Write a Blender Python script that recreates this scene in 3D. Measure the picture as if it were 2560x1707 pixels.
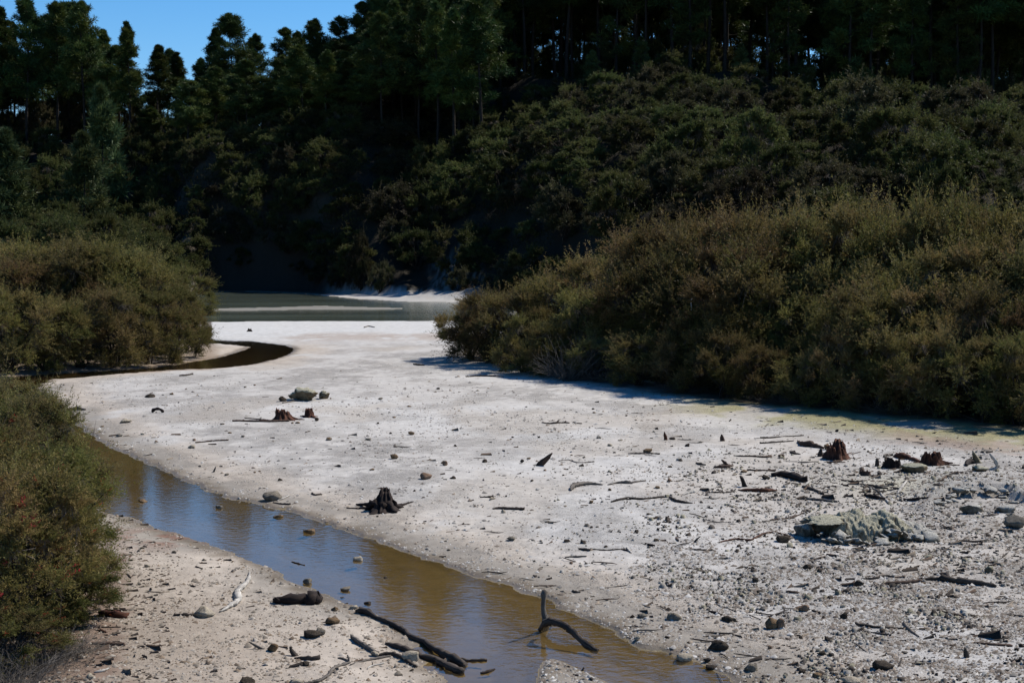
import bpy, bmesh, math, random
import numpy as np
from mathutils import Vector, noise as mnoise

# ------------------------------------------------------------------ camera, sky, sun, exposure
for o in list(bpy.data.objects):
    bpy.data.objects.remove(o)
SC = bpy.context.scene
COL = SC.collection
IW, IH, FPX, VH, CH = 2560.0, 1707.0, 3556.0, 610.0, 5.9     # photo size, focal length (px), horizon row, eye height
PITCH = math.atan((IH / 2 - VH) / FPX)
cam_d = bpy.data.cameras.new("camera")
cam = bpy.data.objects.new("camera", cam_d)
COL.objects.link(cam)
cam.location = (0, 0, CH)
cam.rotation_euler = (math.pi / 2 - PITCH, 0, 0)
cam_d.sensor_width = 36.0
cam_d.lens = 36.0 * FPX / IW
cam_d.clip_start = 0.1
cam_d.clip_end = 20000
SC.camera = cam

SUN_EL, SUN_AZ = math.radians(49), math.radians(57)          # azimuth clockwise from +Y (view direction)
world = bpy.data.worlds.new("World")
SC.world = world
world.use_nodes = True
wn = world.node_tree.nodes
wl = world.node_tree.links
bg = wn["Background"]
sky = wn.new("ShaderNodeTexSky")
sky.sky_type = 'NISHITA'
sky.sun_disc = False
sky.sun_elevation = SUN_EL
sky.sun_rotation = SUN_AZ
sky.altitude = 500
sky.air_density = 1.0
sky.dust_density = 0.2
sky.ozone_density = 6.0
hsv = wn.new("ShaderNodeHueSaturation")
hsv.inputs['Saturation'].default_value = 1.27
wl.new(sky.outputs[0], hsv.inputs['Color'])
wl.new(hsv.outputs[0], bg.inputs[0])
bg.inputs[1].default_value = 0.095
sun_d = bpy.data.lights.new("sun", 'SUN')
sun_d.energy = 4.6
sun_d.angle = math.radians(0.5)
sun_d.color = (1.0, 0.94, 0.85)
sun = bpy.data.objects.new("sun", sun_d)
COL.objects.link(sun)
SDIR = Vector((math.sin(SUN_AZ) * math.cos(SUN_EL), math.cos(SUN_AZ) * math.cos(SUN_EL), math.sin(SUN_EL)))
sun.rotation_euler = SDIR.to_track_quat('Z', 'Y').to_euler()
sun.location = (40, 40, 80)
SC.view_settings.view_transform = 'Standard'
SC.view_settings.look = 'None'
SC.view_settings.exposure = 0.55
SC.view_settings.gamma = 1.0
SC.view_settings.use_curve_mapping = False
SC.render.engine = 'CYCLES'
SC.cycles.max_bounces = 6
SC.cycles.diffuse_bounces = 2
SC.cycles.transparent_max_bounces = 8

# ------------------------------------------------------------------ pixel geometry
CP, SP = math.cos(PITCH), math.sin(PITCH)
def ray(u, v):
    cx, cy = (u - IW / 2) / FPX, -(v - IH / 2) / FPX
    return np.array([cx, CP + cy * SP, -SP + cy * CP])
def on_z(u, v, z=0.0):
    d = ray(u, v)
    t = (z - CH) / d[2]
    return np.array([d[0] * t, d[1] * t, z])
def on_y(u, v, y):
    d = ray(u, v)
    t = y / d[1]
    return np.array([d[0] * t, y, CH + d[2] * t])
ZON = {'A': (0, 1130, 2.717), 'B': (600, 1130, 2.717), 'C': (1200, 1130, 2.717), 'D': (1820, 1130, 2.7176),
       'E': (500, 880, 3.675), 'F': (1300, 1000, 3.675), 'G': (1900, 1040, 3.5636), 'L': (0, 560, 2.7349),
       'M': (850, 560, 2.7349), 'R': (1700, 560, 2.7349), 'S': (0, 0, 1.0)}
def px(zone, x, y):
    a = ZON[zone]
    return a[0] + x / a[2], a[1] + y / a[2]

# ------------------------------------------------------------------ numpy noise
def _h(ix, iy, s):
    n = (ix.astype(np.int64) * 374761393 + iy.astype(np.int64) * 668265263 + s * 982451653) & 0x7fffffff
    n = ((n ^ (n >> 13)) * 1274126177) & 0x7fffffff
    n = n ^ (n >> 16)
    return (n & 0xffff) / 65535.0
def vnoise(x, y, s=0):
    x = np.asarray(x, float); y = np.asarray(y, float)
    ix, iy = np.floor(x), np.floor(y)
    fx, fy = x - ix, y - iy
    fx = fx * fx * (3 - 2 * fx); fy = fy * fy * (3 - 2 * fy)
    a, b = _h(ix, iy, s), _h(ix + 1, iy, s)
    c, d = _h(ix, iy + 1, s), _h(ix + 1, iy + 1, s)
    return (a * (1 - fx) + b * fx) * (1 - fy) + (c * (1 - fx) + d * fx) * fy
def fbm(x, y, s=0, o=4):
    t, a, n = 0, 0.5, 0
    x = np.asarray(x, float); y = np.asarray(y, float)
    for i in range(o):
        c, q = math.cos(0.6 + 1.9 * i), math.sin(0.6 + 1.9 * i)
        f = 2.03 ** i
        t = t + a * vnoise((c * x - q * y) * f + 3.7 * i, (q * x + c * y) * f - 1.3 * i, s + 17 * i)
        n += a
        a *= 0.55
    return t / n
def sstep(a, b, x):
    t = np.clip((x - a) / (b - a), 0, 1)
    return t * t * (3 - 2 * t)

# ------------------------------------------------------------------ terrain
def wpoly(pts):
    return np.array([on_z(u, v, 0.0)[:2] for u, v in pts])
def sdf(P, poly):
    """positive outside, negative inside"""
    d2 = np.full(len(P), 1e18)
    ins = np.zeros(len(P), bool)
    n = len(poly)
    for i in range(n):
        a, b = poly[i], poly[(i + 1) % n]
        e = b - a
        w = P - a
        t = np.clip((w @ e) / max(e @ e, 1e-12), 0, 1)
        q0 = w[:, 0] - e[0] * t
        q1 = w[:, 1] - e[1] * t
        d2 = np.minimum(d2, q0 * q0 + q1 * q1)
        c = (a[1] > P[:, 1]) != (b[1] > P[:, 1])
        if abs(e[1]) > 1e-12:
            c &= P[:, 0] < e[0] * (P[:, 1] - a[1]) / e[1] + a[0]
            ins ^= c
    d = np.sqrt(d2)
    return np.where(ins, -d, d)
STREAM = wpoly([(1990, 1830), (1900, 1745), (1840, 1693), (1770, 1664), (1689, 1643), (1590, 1612), (1535, 1586), (1465, 1546), (1399, 1516),
    (1347, 1491), (1274, 1463), (1200, 1445), (1134, 1421), (1042, 1388), (931, 1351), (835, 1318), (710, 1277), (600, 1251),
    (552, 1237), (442, 1192), (368, 1158), (320, 1137), (256, 1108), (215, 1080), (170, 1045), (120, 1000), (95, 975), (100, 960),
    (117, 955), (128, 949), (183, 946), (256, 938), (329, 933), (402, 927), (475, 924), (548, 920), (622, 913), (658, 905),
    (695, 896), (724, 885), (739, 873), (713, 863), (676, 858), (622, 852), (570, 851), (526, 849), (440, 850), (440, 859),
    (526, 859), (580, 862), (628, 868), (595, 880), (563, 890), (541, 895), (512, 900), (475, 905), (420, 915), (347, 922), (278, 926),
    (219, 929), (110, 935), (37, 942), (0, 948), (-80, 960), (-150, 1000), (-110, 1080), (0, 1140), (150, 1235), (240, 1268),
    (283, 1285), (331, 1299), (397, 1321), (478, 1347), (570, 1380), (637, 1406), (692, 1428), (736, 1458), (777, 1469),
    (828, 1494), (872, 1511), (902, 1526), (968, 1553), (1012, 1583), (1029, 1599), (1042, 1623), (1064, 1645), (1067, 1675),
    (1115, 1693), (1125, 1720), (1150, 1830)])
BAR = wpoly([(1300, 1830), (1343, 1707), (1347, 1675), (1358, 1653), (1380, 1647), (1406, 1654), (1450, 1675), (1520, 1707), (1680, 1830)])
LAKE = wpoly([(150, 808), (300, 806), (500, 804), (800, 803), (1000, 803), (1180, 802), (1290, 801), (1290, 757), (1172, 756), (996, 754),
    (900, 748), (850, 742), (780, 736), (700, 731), (600, 729), (500, 729), (380, 729), (150, 735)])
SPIT = wpoly([(430, 776), (520, 777), (640, 776.5), (760, 774), (880, 774.5), (985, 773.5), (1020, 771), (960, 768.5), (880, 767), (800, 764.5), (700, 768), (600, 770), (500, 772), (430, 772)])
LBANK = wpoly([(1350, 2600), (1250, 1830), (1200, 1710), (1080, 1660), (1040, 1610), (960, 1545), (830, 1490), (640, 1400), (400, 1315), (283, 1275), (150, 1225), (0, 1130), (-400, 1060), (-900, 1100), (-900, 2600)])
SHELF = wpoly([(2338, 1300), (2350, 1280), (2383, 1264), (2461, 1258), (2506, 1258), (2545, 1280), (2700, 1300), (2700, 1170), (2400, 1160), (2250, 1180), (2170, 1215), (2150, 1262), (2250, 1290)])
SHELF_F = np.array([on_z(u, v)[:2] for u, v in [(2250, 1295), (2338, 1300), (2350, 1280), (2383, 1264), (2461, 1258), (2506, 1258), (2545, 1280), (2700, 1300)]])
_hu = np.array([-900, -400, 0, 300, 430, 520, 750, 900, 1050, 1250, 1500, 1700, 2100, 2560, 3400.])
_ht = np.array([  # foot, D1, z1, D2, z2, crest, Hc
    [85, 140, 6, 196, 10, 225, 22], [85, 140, 6, 196, 10, 225, 22], [96, 148, 3.6, 197, 8.0, 225, 22], [108, 155, 2.6, 196, 6, 225, 21.5],
    [150, 178, 3.5, 195, 9, 225, 21], [180, 185, 10, 193, 17, 225, 21], [178, 183, 11, 191, 19, 222, 24], [165, 173, 9, 187, 19, 222, 28],
    [150, 166, 3, 178, 11, 220, 28.5], [145, 160, 6, 175, 14, 212, 29], [125, 140, 8, 160, 17, 205, 30.2], [112, 128, 8, 155, 17.5, 200, 30.2],
    [100, 118, 8.5, 145, 15, 195, 26.5], [95, 115, 8, 140, 13.5, 185, 22.5], [92, 112, 8, 138, 13, 180, 22]])
def hill_par(x, y):
    u = 1280 + FPX * x / np.maximum(y, 12.0)
    return [np.interp(u, _hu, _ht[:, k]) for k in range(7)]
def hill_z(x, y):
    ft, d1, z1, d2, z2, dc, hc = hill_par(x, y)
    w = (fbm(x * 0.035 + 9, y * 0.035, 3, 3) - 0.5) * 16 * sstep(0, 25, y - ft)
    D = y + w
    z = np.zeros_like(y)
    z = np.where(D > ft, z1 * np.clip((D - ft) / (d1 - ft), 0, 1) ** 1.25, z)
    z = np.where(D > d1, z1 + (z2 - z1) * (D - d1) / (d2 - d1), z)
    z = np.where(D > d2, z2 + (hc - z2) * (D - d2) / (dc - d2), z)
    z = np.where(D > dc, hc - 0.02 * (D - dc), z)
    z = np.where(D > dc + 70, hc - 1.4 - 0.22 * (D - dc - 70), z)
    z = np.maximum(z, np.where(D > dc + 20, 0.0, -1))
    return z, sstep(0.0, 1.2, z)
def terrain(x, y, full=False):
    x = np.atleast_1d(np.asarray(x, float)); y = np.atleast_1d(np.asarray(y, float))
    P = np.stack([x, y], 1)
    zh, hm = hill_z(x, y)
    ds = np.full(len(x), 6.0)
    m = (y < 100) & (y > 8) & (x > -45) & (x < 25)
    if m.any():
        s = sdf(P[m], STREAM)
        nr = (np.abs(s) < 6)
        wob = (fbm(P[m][:, 0] * 2.2, P[m][:, 1] * 2.2, 5, 3) - 0.5) * 0.35
        s = s + wob * nr
        b = sdf(P[m], BAR)
        s = np.maximum(s, -b)
        ds[m] = np.minimum(s, 6)
    dl = np.full(len(x), 20.0)
    m = (y > 95) & (y < 215) & (np.abs(x) < 110)
    if m.any():
        s = sdf(P[m], LAKE)
        s = s + (fbm(P[m][:, 0] * 0.25, P[m][:, 1] * 0.25, 6, 3) - 0.5) * 2.0
        sp = sdf(P[m], SPIT)
        s = np.maximum(s, -sp)
        dl[m] = np.minimum(s, 20)
    land = 0.035 * sstep(0, 0.12, ds) + 0.05 * sstep(0.05, 1.2, ds) + 0.08 * sstep(0.5, 5, ds)
    bed = -0.035 * sstep(0, 0.2, -ds) - 0.16 * sstep(0.1, 1.6, -ds)
    z = np.where(ds > 0, land, bed)
    zl = np.where(dl > 0, 0.03 + 0.12 * sstep(0, 6, dl), -0.05 - 0.5 * sstep(0, 6, -dl))
    z = np.where(y > 95, zl, z)
    dry = (ds > 0) & (dl > 0)
    rough = sstep(0.2, 1.2, ds) * (0.4 + 0.6 * sstep(0.4, 0.6, fbm(x * 0.25, y * 0.25, 21, 3)))
    z = z + dry * ((fbm(x * 1.1, y * 1.1, 11, 3) - 0.5) * 0.05 + (fbm(x * 6, y * 6, 12, 3) - 0.5) * 0.035 * rough * (y < 90))
    z = np.where(dry, np.maximum(z, 0.008), z)
    m = (y > 18) & (y < 42) & (x > 4)
    sh = np.zeros(len(x))
    if m.any():
        s = -sdf(P[m], SHELF) + (fbm(P[m][:, 0] * 4, P[m][:, 1] * 4, 31, 3) - 0.5) * 0.3
        df = np.full(m.sum(), 1e9)
        for i in range(len(SHELF_F) - 1):
            a, e = SHELF_F[i], SHELF_F[i + 1] - SHELF_F[i]
            w = P[m] - a
            t = np.clip((w @ e) / (e @ e), 0, 1)
            df = np.minimum(df, np.hypot(w[:, 0] - e[0] * t, w[:, 1] - e[1] * t))
        sh[m] = sstep(-0.05, 0.30, s) * np.exp(-(df / 2.6) ** 2) * sstep(2260, 2400, 1280 + FPX * P[m][:, 0] / P[m][:, 1])
    z = z + sh * (0.27 + 0.14 * (fbm(x * 3, y * 3, 33, 3) - 0.5))
    hz = zh + hm * ((fbm(x * 0.12, y * 0.12, 41, 3) - 0.5) * 3.0 + (fbm(x * 0.45, y * 0.45, 43, 3) - 0.5) * 1.8) * (y < 500)
    z = np.where(y > 75, z * (1 - hm) + np.maximum(hz, 0.05) * (hm > 0) , z)
    z = np.where(zh > 0.001, np.maximum(z, np.minimum(zh, 0.15) * 0.5), z)
    if full:
        return z, ds, dl, hm, sh
    return z
# ------------------------------------------------------------------ mesh / object helpers
def mesh_np(name, V, F, mat=None, smooth=False, tint=None, gv=None):
    V = np.ascontiguousarray(V, np.float32)
    F = np.ascontiguousarray(F, np.int32)
    me = bpy.data.meshes.new(name)
    k = F.shape[1]
    me.vertices.add(len(V)); me.vertices.foreach_set("co", V.ravel())
    me.loops.add(F.size); me.loops.foreach_set("vertex_index", F.ravel())
    me.polygons.add(len(F))
    me.polygons.foreach_set("loop_start", np.arange(0, F.size, k, dtype=np.int32))
    if smooth:
        me.polygons.foreach_set("use_smooth", np.ones(len(F), bool))
    if tint is not None:
        a = me.color_attributes.new("tint", 'FLOAT_COLOR', 'POINT')
        c = np.ones((len(V), 4), np.float32); c[:, :3] = tint
        a.data.foreach_set("color", c.ravel())
    if gv is not None:
        a = me.attributes.new("gv", 'FLOAT_VECTOR', 'POINT')
        a.data.foreach_set("vector", np.ascontiguousarray(gv, np.float32).ravel())
    me.update(calc_edges=True)
    if mat:
        me.materials.append(mat)
    return me
def add(name, me, parent=None, loc=None, label=None, cat=None, group=None, kind=None):
    o = bpy.data.objects.new(name, me)
    COL.objects.link(o)
    if parent: o.parent = parent
    if loc is not None: o.location = loc
    if label: o["label"] = label
    if cat: o["category"] = cat
    if group: o["group"] = group
    if kind: o["kind"] = kind
    return o
def copy_tree(src, **kw):
    r = src.copy(); COL.objects.link(r)
    for ch in src.children:
        c = ch.copy(); COL.objects.link(c); c.parent = r
    for k, v in kw.items(): r[k] = v
    return r

# ------------------------------------------------------------------ materials
def nmat(name):
    m = bpy.data.materials.new(name); m.use_nodes = True
    nt = m.node_tree
    for n in list(nt.nodes): nt.nodes.remove(n)
    out = nt.nodes.new("ShaderNodeOutputMaterial")
    return m, nt, out
def N(nt, typ, **kw):
    n = nt.nodes.new(typ)
    for k, v in kw.items():
        if k in ('inp',):
            for i, val in v.items(): n.inputs[i].default_value = val
        else: setattr(n, k, v)
    return n
def mix_rgb(nt, fac, a, b, mode='MIX'):
    n = nt.nodes.new("ShaderNodeMix"); n.data_type = 'RGBA'; n.blend_type = mode
    for sock, val in ((n.inputs[0], fac), (n.inputs[6], a), (n.inputs[7], b)):
        if hasattr(val, 'is_linked') or hasattr(val, 'links'): nt.links.new(val, sock)
        elif isinstance(val, (int, float)): sock.default_value = val
        else: sock.default_value = (*val, 1)
    return n.outputs[2]
def ramp(nt, src, stops):
    r = nt.nodes.new("ShaderNodeValToRGB")
    while len(r.color_ramp.elements) < len(stops): r.color_ramp.elements.new(0.5)
    for e, (p, c) in zip(r.color_ramp.elements, stops):
        e.position = p; e.color = (*c, 1) if len(c) == 3 else c
    nt.links.new(src, r.inputs[0])
    return r.outputs[0]
def noise_n(nt, scale, detail=4, rough=0.6, vec=None):
    n = N(nt, "ShaderNodeTexNoise", inp={'Scale': scale, 'Detail': detail, 'Roughness': rough})
    if vec is not None: nt.links.new(vec, n.inputs['Vector'])
    return n.outputs[0]

def ground_material():
    m, nt, out = nmat("ground_silica")
    b = N(nt, "ShaderNodeBsdfPrincipled", inp={'Roughness': 0.9, 'Specular IOR Level': 0.15})
    at = N(nt, "ShaderNodeAttribute", attribute_name="tint")
    wt = N(nt, "ShaderNodeAttribute", attribute_name="gv")
    sep = N(nt, "ShaderNodeSeparateXYZ"); nt.links.new(wt.outputs['Vector'], sep.inputs[0])
    co = N(nt, "ShaderNodeTexCoord").outputs['Object']
    n1 = noise_n(nt, 22, 6, 0.75, co)
    n2 = noise_n(nt, 3.2, 5, 0.65, co)
    n3 = noise_n(nt, 70, 3, 0.7, co)
    f1 = ramp(nt, n1, [(0.30, (0.42,) * 3), (0.47, (0.92,) * 3), (0.62, (1.06,) * 3), (0.8, (1.18,) * 3)])
    f2 = ramp(nt, n2, [(0.3, (0.82, 0.81, 0.80)), (0.7, (1.12, 1.12, 1.12))])
    f3 = ramp(nt, n3, [(0.3, (0.7,) * 3), (0.7, (1.2,) * 3)])
    c = mix_rgb(nt, 1.0, at.outputs['Color'], f2, 'MULTIPLY')
    c1 = mix_rgb(nt, 1.0, c, f1, 'MULTIPLY')
    c1 = mix_rgb(nt, 1.0, c1, f3, 'MULTIPLY')
    c2 = mix_rgb(nt, sep.outputs[1], c, c1)           # gv.y: how gritty
    nt.links.new(c2, b.inputs['Base Color'])
    rr = N(nt, "ShaderNodeMapRange", inp={1: 0, 2: 1, 3: 0.92, 4: 0.35}); nt.links.new(sep.outputs[0], rr.inputs[0])
    nt.links.new(rr.outputs[0], b.inputs['Roughness'])
    bm = N(nt, "ShaderNodeBump", inp={'Strength': 0.9, 'Distance': 0.03})
    ad = N(nt, "ShaderNodeMath", operation='MULTIPLY'); nt.links.new(n1, ad.inputs[0]); nt.links.new(sep.outputs[1], ad.inputs[1])
    nt.links.new(ad.outputs[0], bm.inputs['Height'])
    nt.links.new(bm.outputs[0], b.inputs['Normal'])
    nt.links.new(b.outputs[0], out.inputs[0])
    return m
def leaf_material(name, transl=0.25, rough=0.55):
    m, nt, out = nmat(name)
    at = N(nt, "ShaderNodeAttribute", attribute_name="tint")
    oi = N(nt, "ShaderNodeObjectInfo")
    hs = N(nt, "ShaderNodeHueSaturation")
    mr = N(nt, "ShaderNodeMapRange", inp={1: 0, 2: 1, 3: 0.60, 4: 1.35}); nt.links.new(oi.outputs['Random'], mr.inputs[0])
    ml = N(nt, "ShaderNodeMath", operation='MULTIPLY', inp={1: 7.13}); nt.links.new(oi.outputs['Random'], ml.inputs[0])
    fr = N(nt, "ShaderNodeMath", operation='FRACT'); nt.links.new(ml.outputs[0], fr.inputs[0])
    mh = N(nt, "ShaderNodeMapRange", inp={1: 0, 2: 1, 3: 0.475, 4: 0.52}); nt.links.new(fr.outputs[0], mh.inputs[0])
    nt.links.new(mr.outputs[0], hs.inputs['Value']); nt.links.new(mh.outputs[0], hs.inputs['Hue'])
    nt.links.new(at.outputs['Color'], hs.inputs['Color'])
    b = N(nt, "ShaderNodeBsdfPrincipled", inp={'Roughness': rough, 'Specular IOR Level': 0.06})
    t = N(nt, "ShaderNodeBsdfTranslucent")
    nt.links.new(hs.outputs[0], b.inputs['Base Color']); nt.links.new(hs.outputs[0], t.inputs[0])
    mx = N(nt, "ShaderNodeMixShader", inp={0: transl})
    nt.links.new(b.outputs[0], mx.inputs[1]); nt.links.new(t.outputs[0], mx.inputs[2])
    nt.links.new(mx.outputs[0], out.inputs[0])
    return m
def wood_material(name, dark, light, bump=0.6, freq=1.0):
    m, nt, out = nmat(name)
    at = N(nt, "ShaderNodeAttribute", attribute_name="gv").outputs['Vector']
    mp = N(nt, "ShaderNodeMapping", inp={'Scale': (3.0 * freq, 26.0 * freq, 26.0 * freq)}); nt.links.new(at, mp.inputs[0])
    n1 = noise_n(nt, 1.0, 5, 0.65, mp.outputs[0])
    co = N(nt, "ShaderNodeTexCoord").outputs['Object']
    n2 = noise_n(nt, 6.0, 4, 0.6, co)
    c = ramp(nt, n1, [(0.33, dark), (0.66, light)])
    f = ramp(nt, n2, [(0.3, (0.55,) * 3), (0.7, (1.15,) * 3)])
    c = mix_rgb(nt, 1.0, c, f, 'MULTIPLY')
    b = N(nt, "ShaderNodeBsdfPrincipled", inp={'Roughness': 0.85, 'Specular IOR Level': 0.2})
    nt.links.new(c, b.inputs['Base Color'])
    bm = N(nt, "ShaderNodeBump", inp={'Strength': bump, 'Distance': 0.01})
    nt.links.new(n1, bm.inputs['Height']); nt.links.new(bm.outputs[0], b.inputs['Normal'])
    nt.links.new(b.outputs[0], out.inputs[0])
    return m
def rock_material(name, c0, c1, top=None, scale=9.0):
    m, nt, out = nmat(name)
    co = N(nt, "ShaderNodeTexCoord").outputs['Object']
    n1 = noise_n(nt, scale, 6, 0.7, co)
    n2 = noise_n(nt, scale * 6, 4, 0.7, co)
    warm = lambda c: (c[0] * 1.06, c[1] * 0.98, c[2] * 0.86)
    c = ramp(nt, n1, [(0.32, warm(c0)), (0.68, warm(c1))])
    f = ramp(nt, n2, [(0.3, (0.62,) * 3), (0.7, (1.15,) * 3)])
    c = mix_rgb(nt, 1.0, c, f, 'MULTIPLY')
    if top is not None:                     # crust that grew on the upper side
        ge = N(nt, "ShaderNodeNewGeometry")
        sp = N(nt, "ShaderNodeSeparateXYZ"); nt.links.new(ge.outputs['Normal'], sp.inputs[0])
        ad = N(nt, "ShaderNodeMath", operation='ADD'); nt.links.new(sp.outputs[2], ad.inputs[0]); nt.links.new(n1, ad.inputs[1])
        k = N(nt, "ShaderNodeMapRange", inp={1: 0.75, 2: 1.15, 3: 0, 4: 1}); nt.links.new(ad.outputs[0], k.inputs[0])
        tc = ramp(nt, n2, [(0.35, top[0]), (0.65, top[1])])
        c = mix_rgb(nt, k.outputs[0], c, tc)
    b = N(nt, "ShaderNodeBsdfPrincipled", inp={'Roughness': 0.95, 'Specular IOR Level': 0.1})
    nt.links.new(c, b.inputs['Base Color'])
    bm = N(nt, "ShaderNodeBump", inp={'Strength': 0.9, 'Distance': 0.03})
    nt.links.new(n2, bm.inputs['Height']); nt.links.new(bm.outputs[0], b.inputs['Normal'])
    nt.links.new(b.outputs[0], out.inputs[0])
    return m
def tint_material(name, rough=0.9):
    m, nt, out = nmat(name)
    at = N(nt, "ShaderNodeAttribute", attribute_name="tint")
    co = N(nt, "ShaderNodeTexCoord").outputs['Object']
    f = ramp(nt, noise_n(nt, 30, 3, 0.6, co), [(0.3, (0.75,) * 3), (0.7, (1.15,) * 3)])
    b = N(nt, "ShaderNodeBsdfPrincipled", inp={'Roughness': rough, 'Specular IOR Level': 0.12})
    nt.links.new(mix_rgb(nt, 1.0, at.outputs['Color'], f, 'MULTIPLY'), b.inputs['Base Color'])
    nt.links.new(b.outputs[0], out.inputs[0])
    return m
def water_material(name, tint, murk, murk_fac, ripple, dist, scale=7.0, gain=1.0):
    m, nt, out = nmat(name)
    co = N(nt, "ShaderNodeTexCoord").outputs['Object']
    mp = N(nt, "ShaderNodeMapping", inp={'Scale': (1.0, 1.5, 1.0)}); nt.links.new(co, mp.inputs[0])
    n1 = noise_n(nt, scale, 3, 0.55, mp.outputs[0])
    bm = N(nt, "ShaderNodeBump", inp={'Strength': ripple, 'Distance': dist})
    nt.links.new(n1, bm.inputs['Height'])
    tr = N(nt, "ShaderNodeBsdfTransparent"); tr.inputs[0].default_value = (*tint, 1)
    df = N(nt, "ShaderNodeBsdfDiffuse")
    mp2 = N(nt, "ShaderNodeMapping", inp={'Scale': (0.035, 0.16, 1.0)}); nt.links.new(co, mp2.inputs[0])
    sed = ramp(nt, noise_n(nt, 1.0, 4, 0.6, mp2.outputs[0]), [(0.32, tuple(c * 0.65 for c in murk)), (0.68, tuple(c * 1.3 for c in murk))])   # drifting sediment
    nt.links.new(sed, df.inputs[0])
    body = N(nt, "ShaderNodeMixShader", inp={0: murk_fac})
    nt.links.new(tr.outputs[0], body.inputs[1]); nt.links.new(df.outputs[0], body.inputs[2])
    gl = N(nt, "ShaderNodeBsdfGlossy", inp={'Roughness': 0.04}); nt.links.new(bm.outputs[0], gl.inputs['Normal'])
    fr = N(nt, "ShaderNodeFresnel", inp={'IOR': 1.333}); nt.links.new(bm.outputs[0], fr.inputs['Normal'])
    mx = N(nt, "ShaderNodeMixShader")
    fm = N(nt, 'ShaderNodeMath', operation='MULTIPLY', use_clamp=True, inp={1: gain}); nt.links.new(fr.outputs[0], fm.inputs[0])
    nt.links.new(fm.outputs[0], mx.inputs[0]); nt.links.new(body.outputs[0], mx.inputs[1]); nt.links.new(gl.outputs[0], mx.inputs[2])
    nt.links.new(mx.outputs[0], out.inputs[0])
    return m

M_GROUND = ground_material()
M_LEAF = leaf_material("shrub_leaf", 0.38)
M_NEEDLE = leaf_material("pine_needle", 0.15, 0.5)
M_BARK = wood_material("bark_dark", (0.015, 0.011, 0.009), (0.042, 0.034, 0.027))
M_TWIG = wood_material("twig_grey", (0.07, 0.06, 0.052), (0.17, 0.15, 0.13))
M_DARKW = wood_material("driftwood_dark", (0.012, 0.009, 0.008), (0.085, 0.066, 0.052))
M_GREYW = wood_material("driftwood_grey", (0.05, 0.041, 0.034), (0.19, 0.165, 0.14))
M_BROWNW = wood_material("driftwood_brown", (0.024, 0.015, 0.011), (0.11, 0.068, 0.047))
M_REDW = wood_material("driftwood_red", (0.022, 0.009, 0.006), (0.11, 0.042, 0.022))
M_WHITEW = wood_material("driftwood_bleached", (0.26, 0.235, 0.205), (0.50, 0.47, 0.42))
M_BLACKW = wood_material("rotten_wood_black", (0.006, 0.004, 0.004), (0.035, 0.022, 0.017))
M_RGREY = rock_material("stone_grey", (0.09, 0.083, 0.073), (0.25, 0.235, 0.21))
M_RPALE = rock_material("stone_pale", (0.22, 0.20, 0.17), (0.43, 0.405, 0.36))
M_RTAN = rock_material("stone_tan", (0.075, 0.05, 0.032), (0.24, 0.18, 0.12))
M_RDARK = rock_material("stone_dark", (0.018, 0.015, 0.013), (0.075, 0.064, 0.054))
M_RPINK = rock_material("stone_pinkish", (0.13, 0.085, 0.06), (0.28, 0.21, 0.165))
M_SULPH = rock_material("sulphur_crust", (0.06, 0.045, 0.03), (0.20, 0.17, 0.12), top=((0.18, 0.168, 0.115), (0.38, 0.36, 0.28)), scale=5)
M_SINTER = rock_material("sinter_block", (0.055, 0.045, 0.037), (0.25, 0.23, 0.195), top=((0.22, 0.21, 0.18), (0.40, 0.385, 0.35)), scale=6)
M_GRAVEL = tint_material("gravel_mix")

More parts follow.
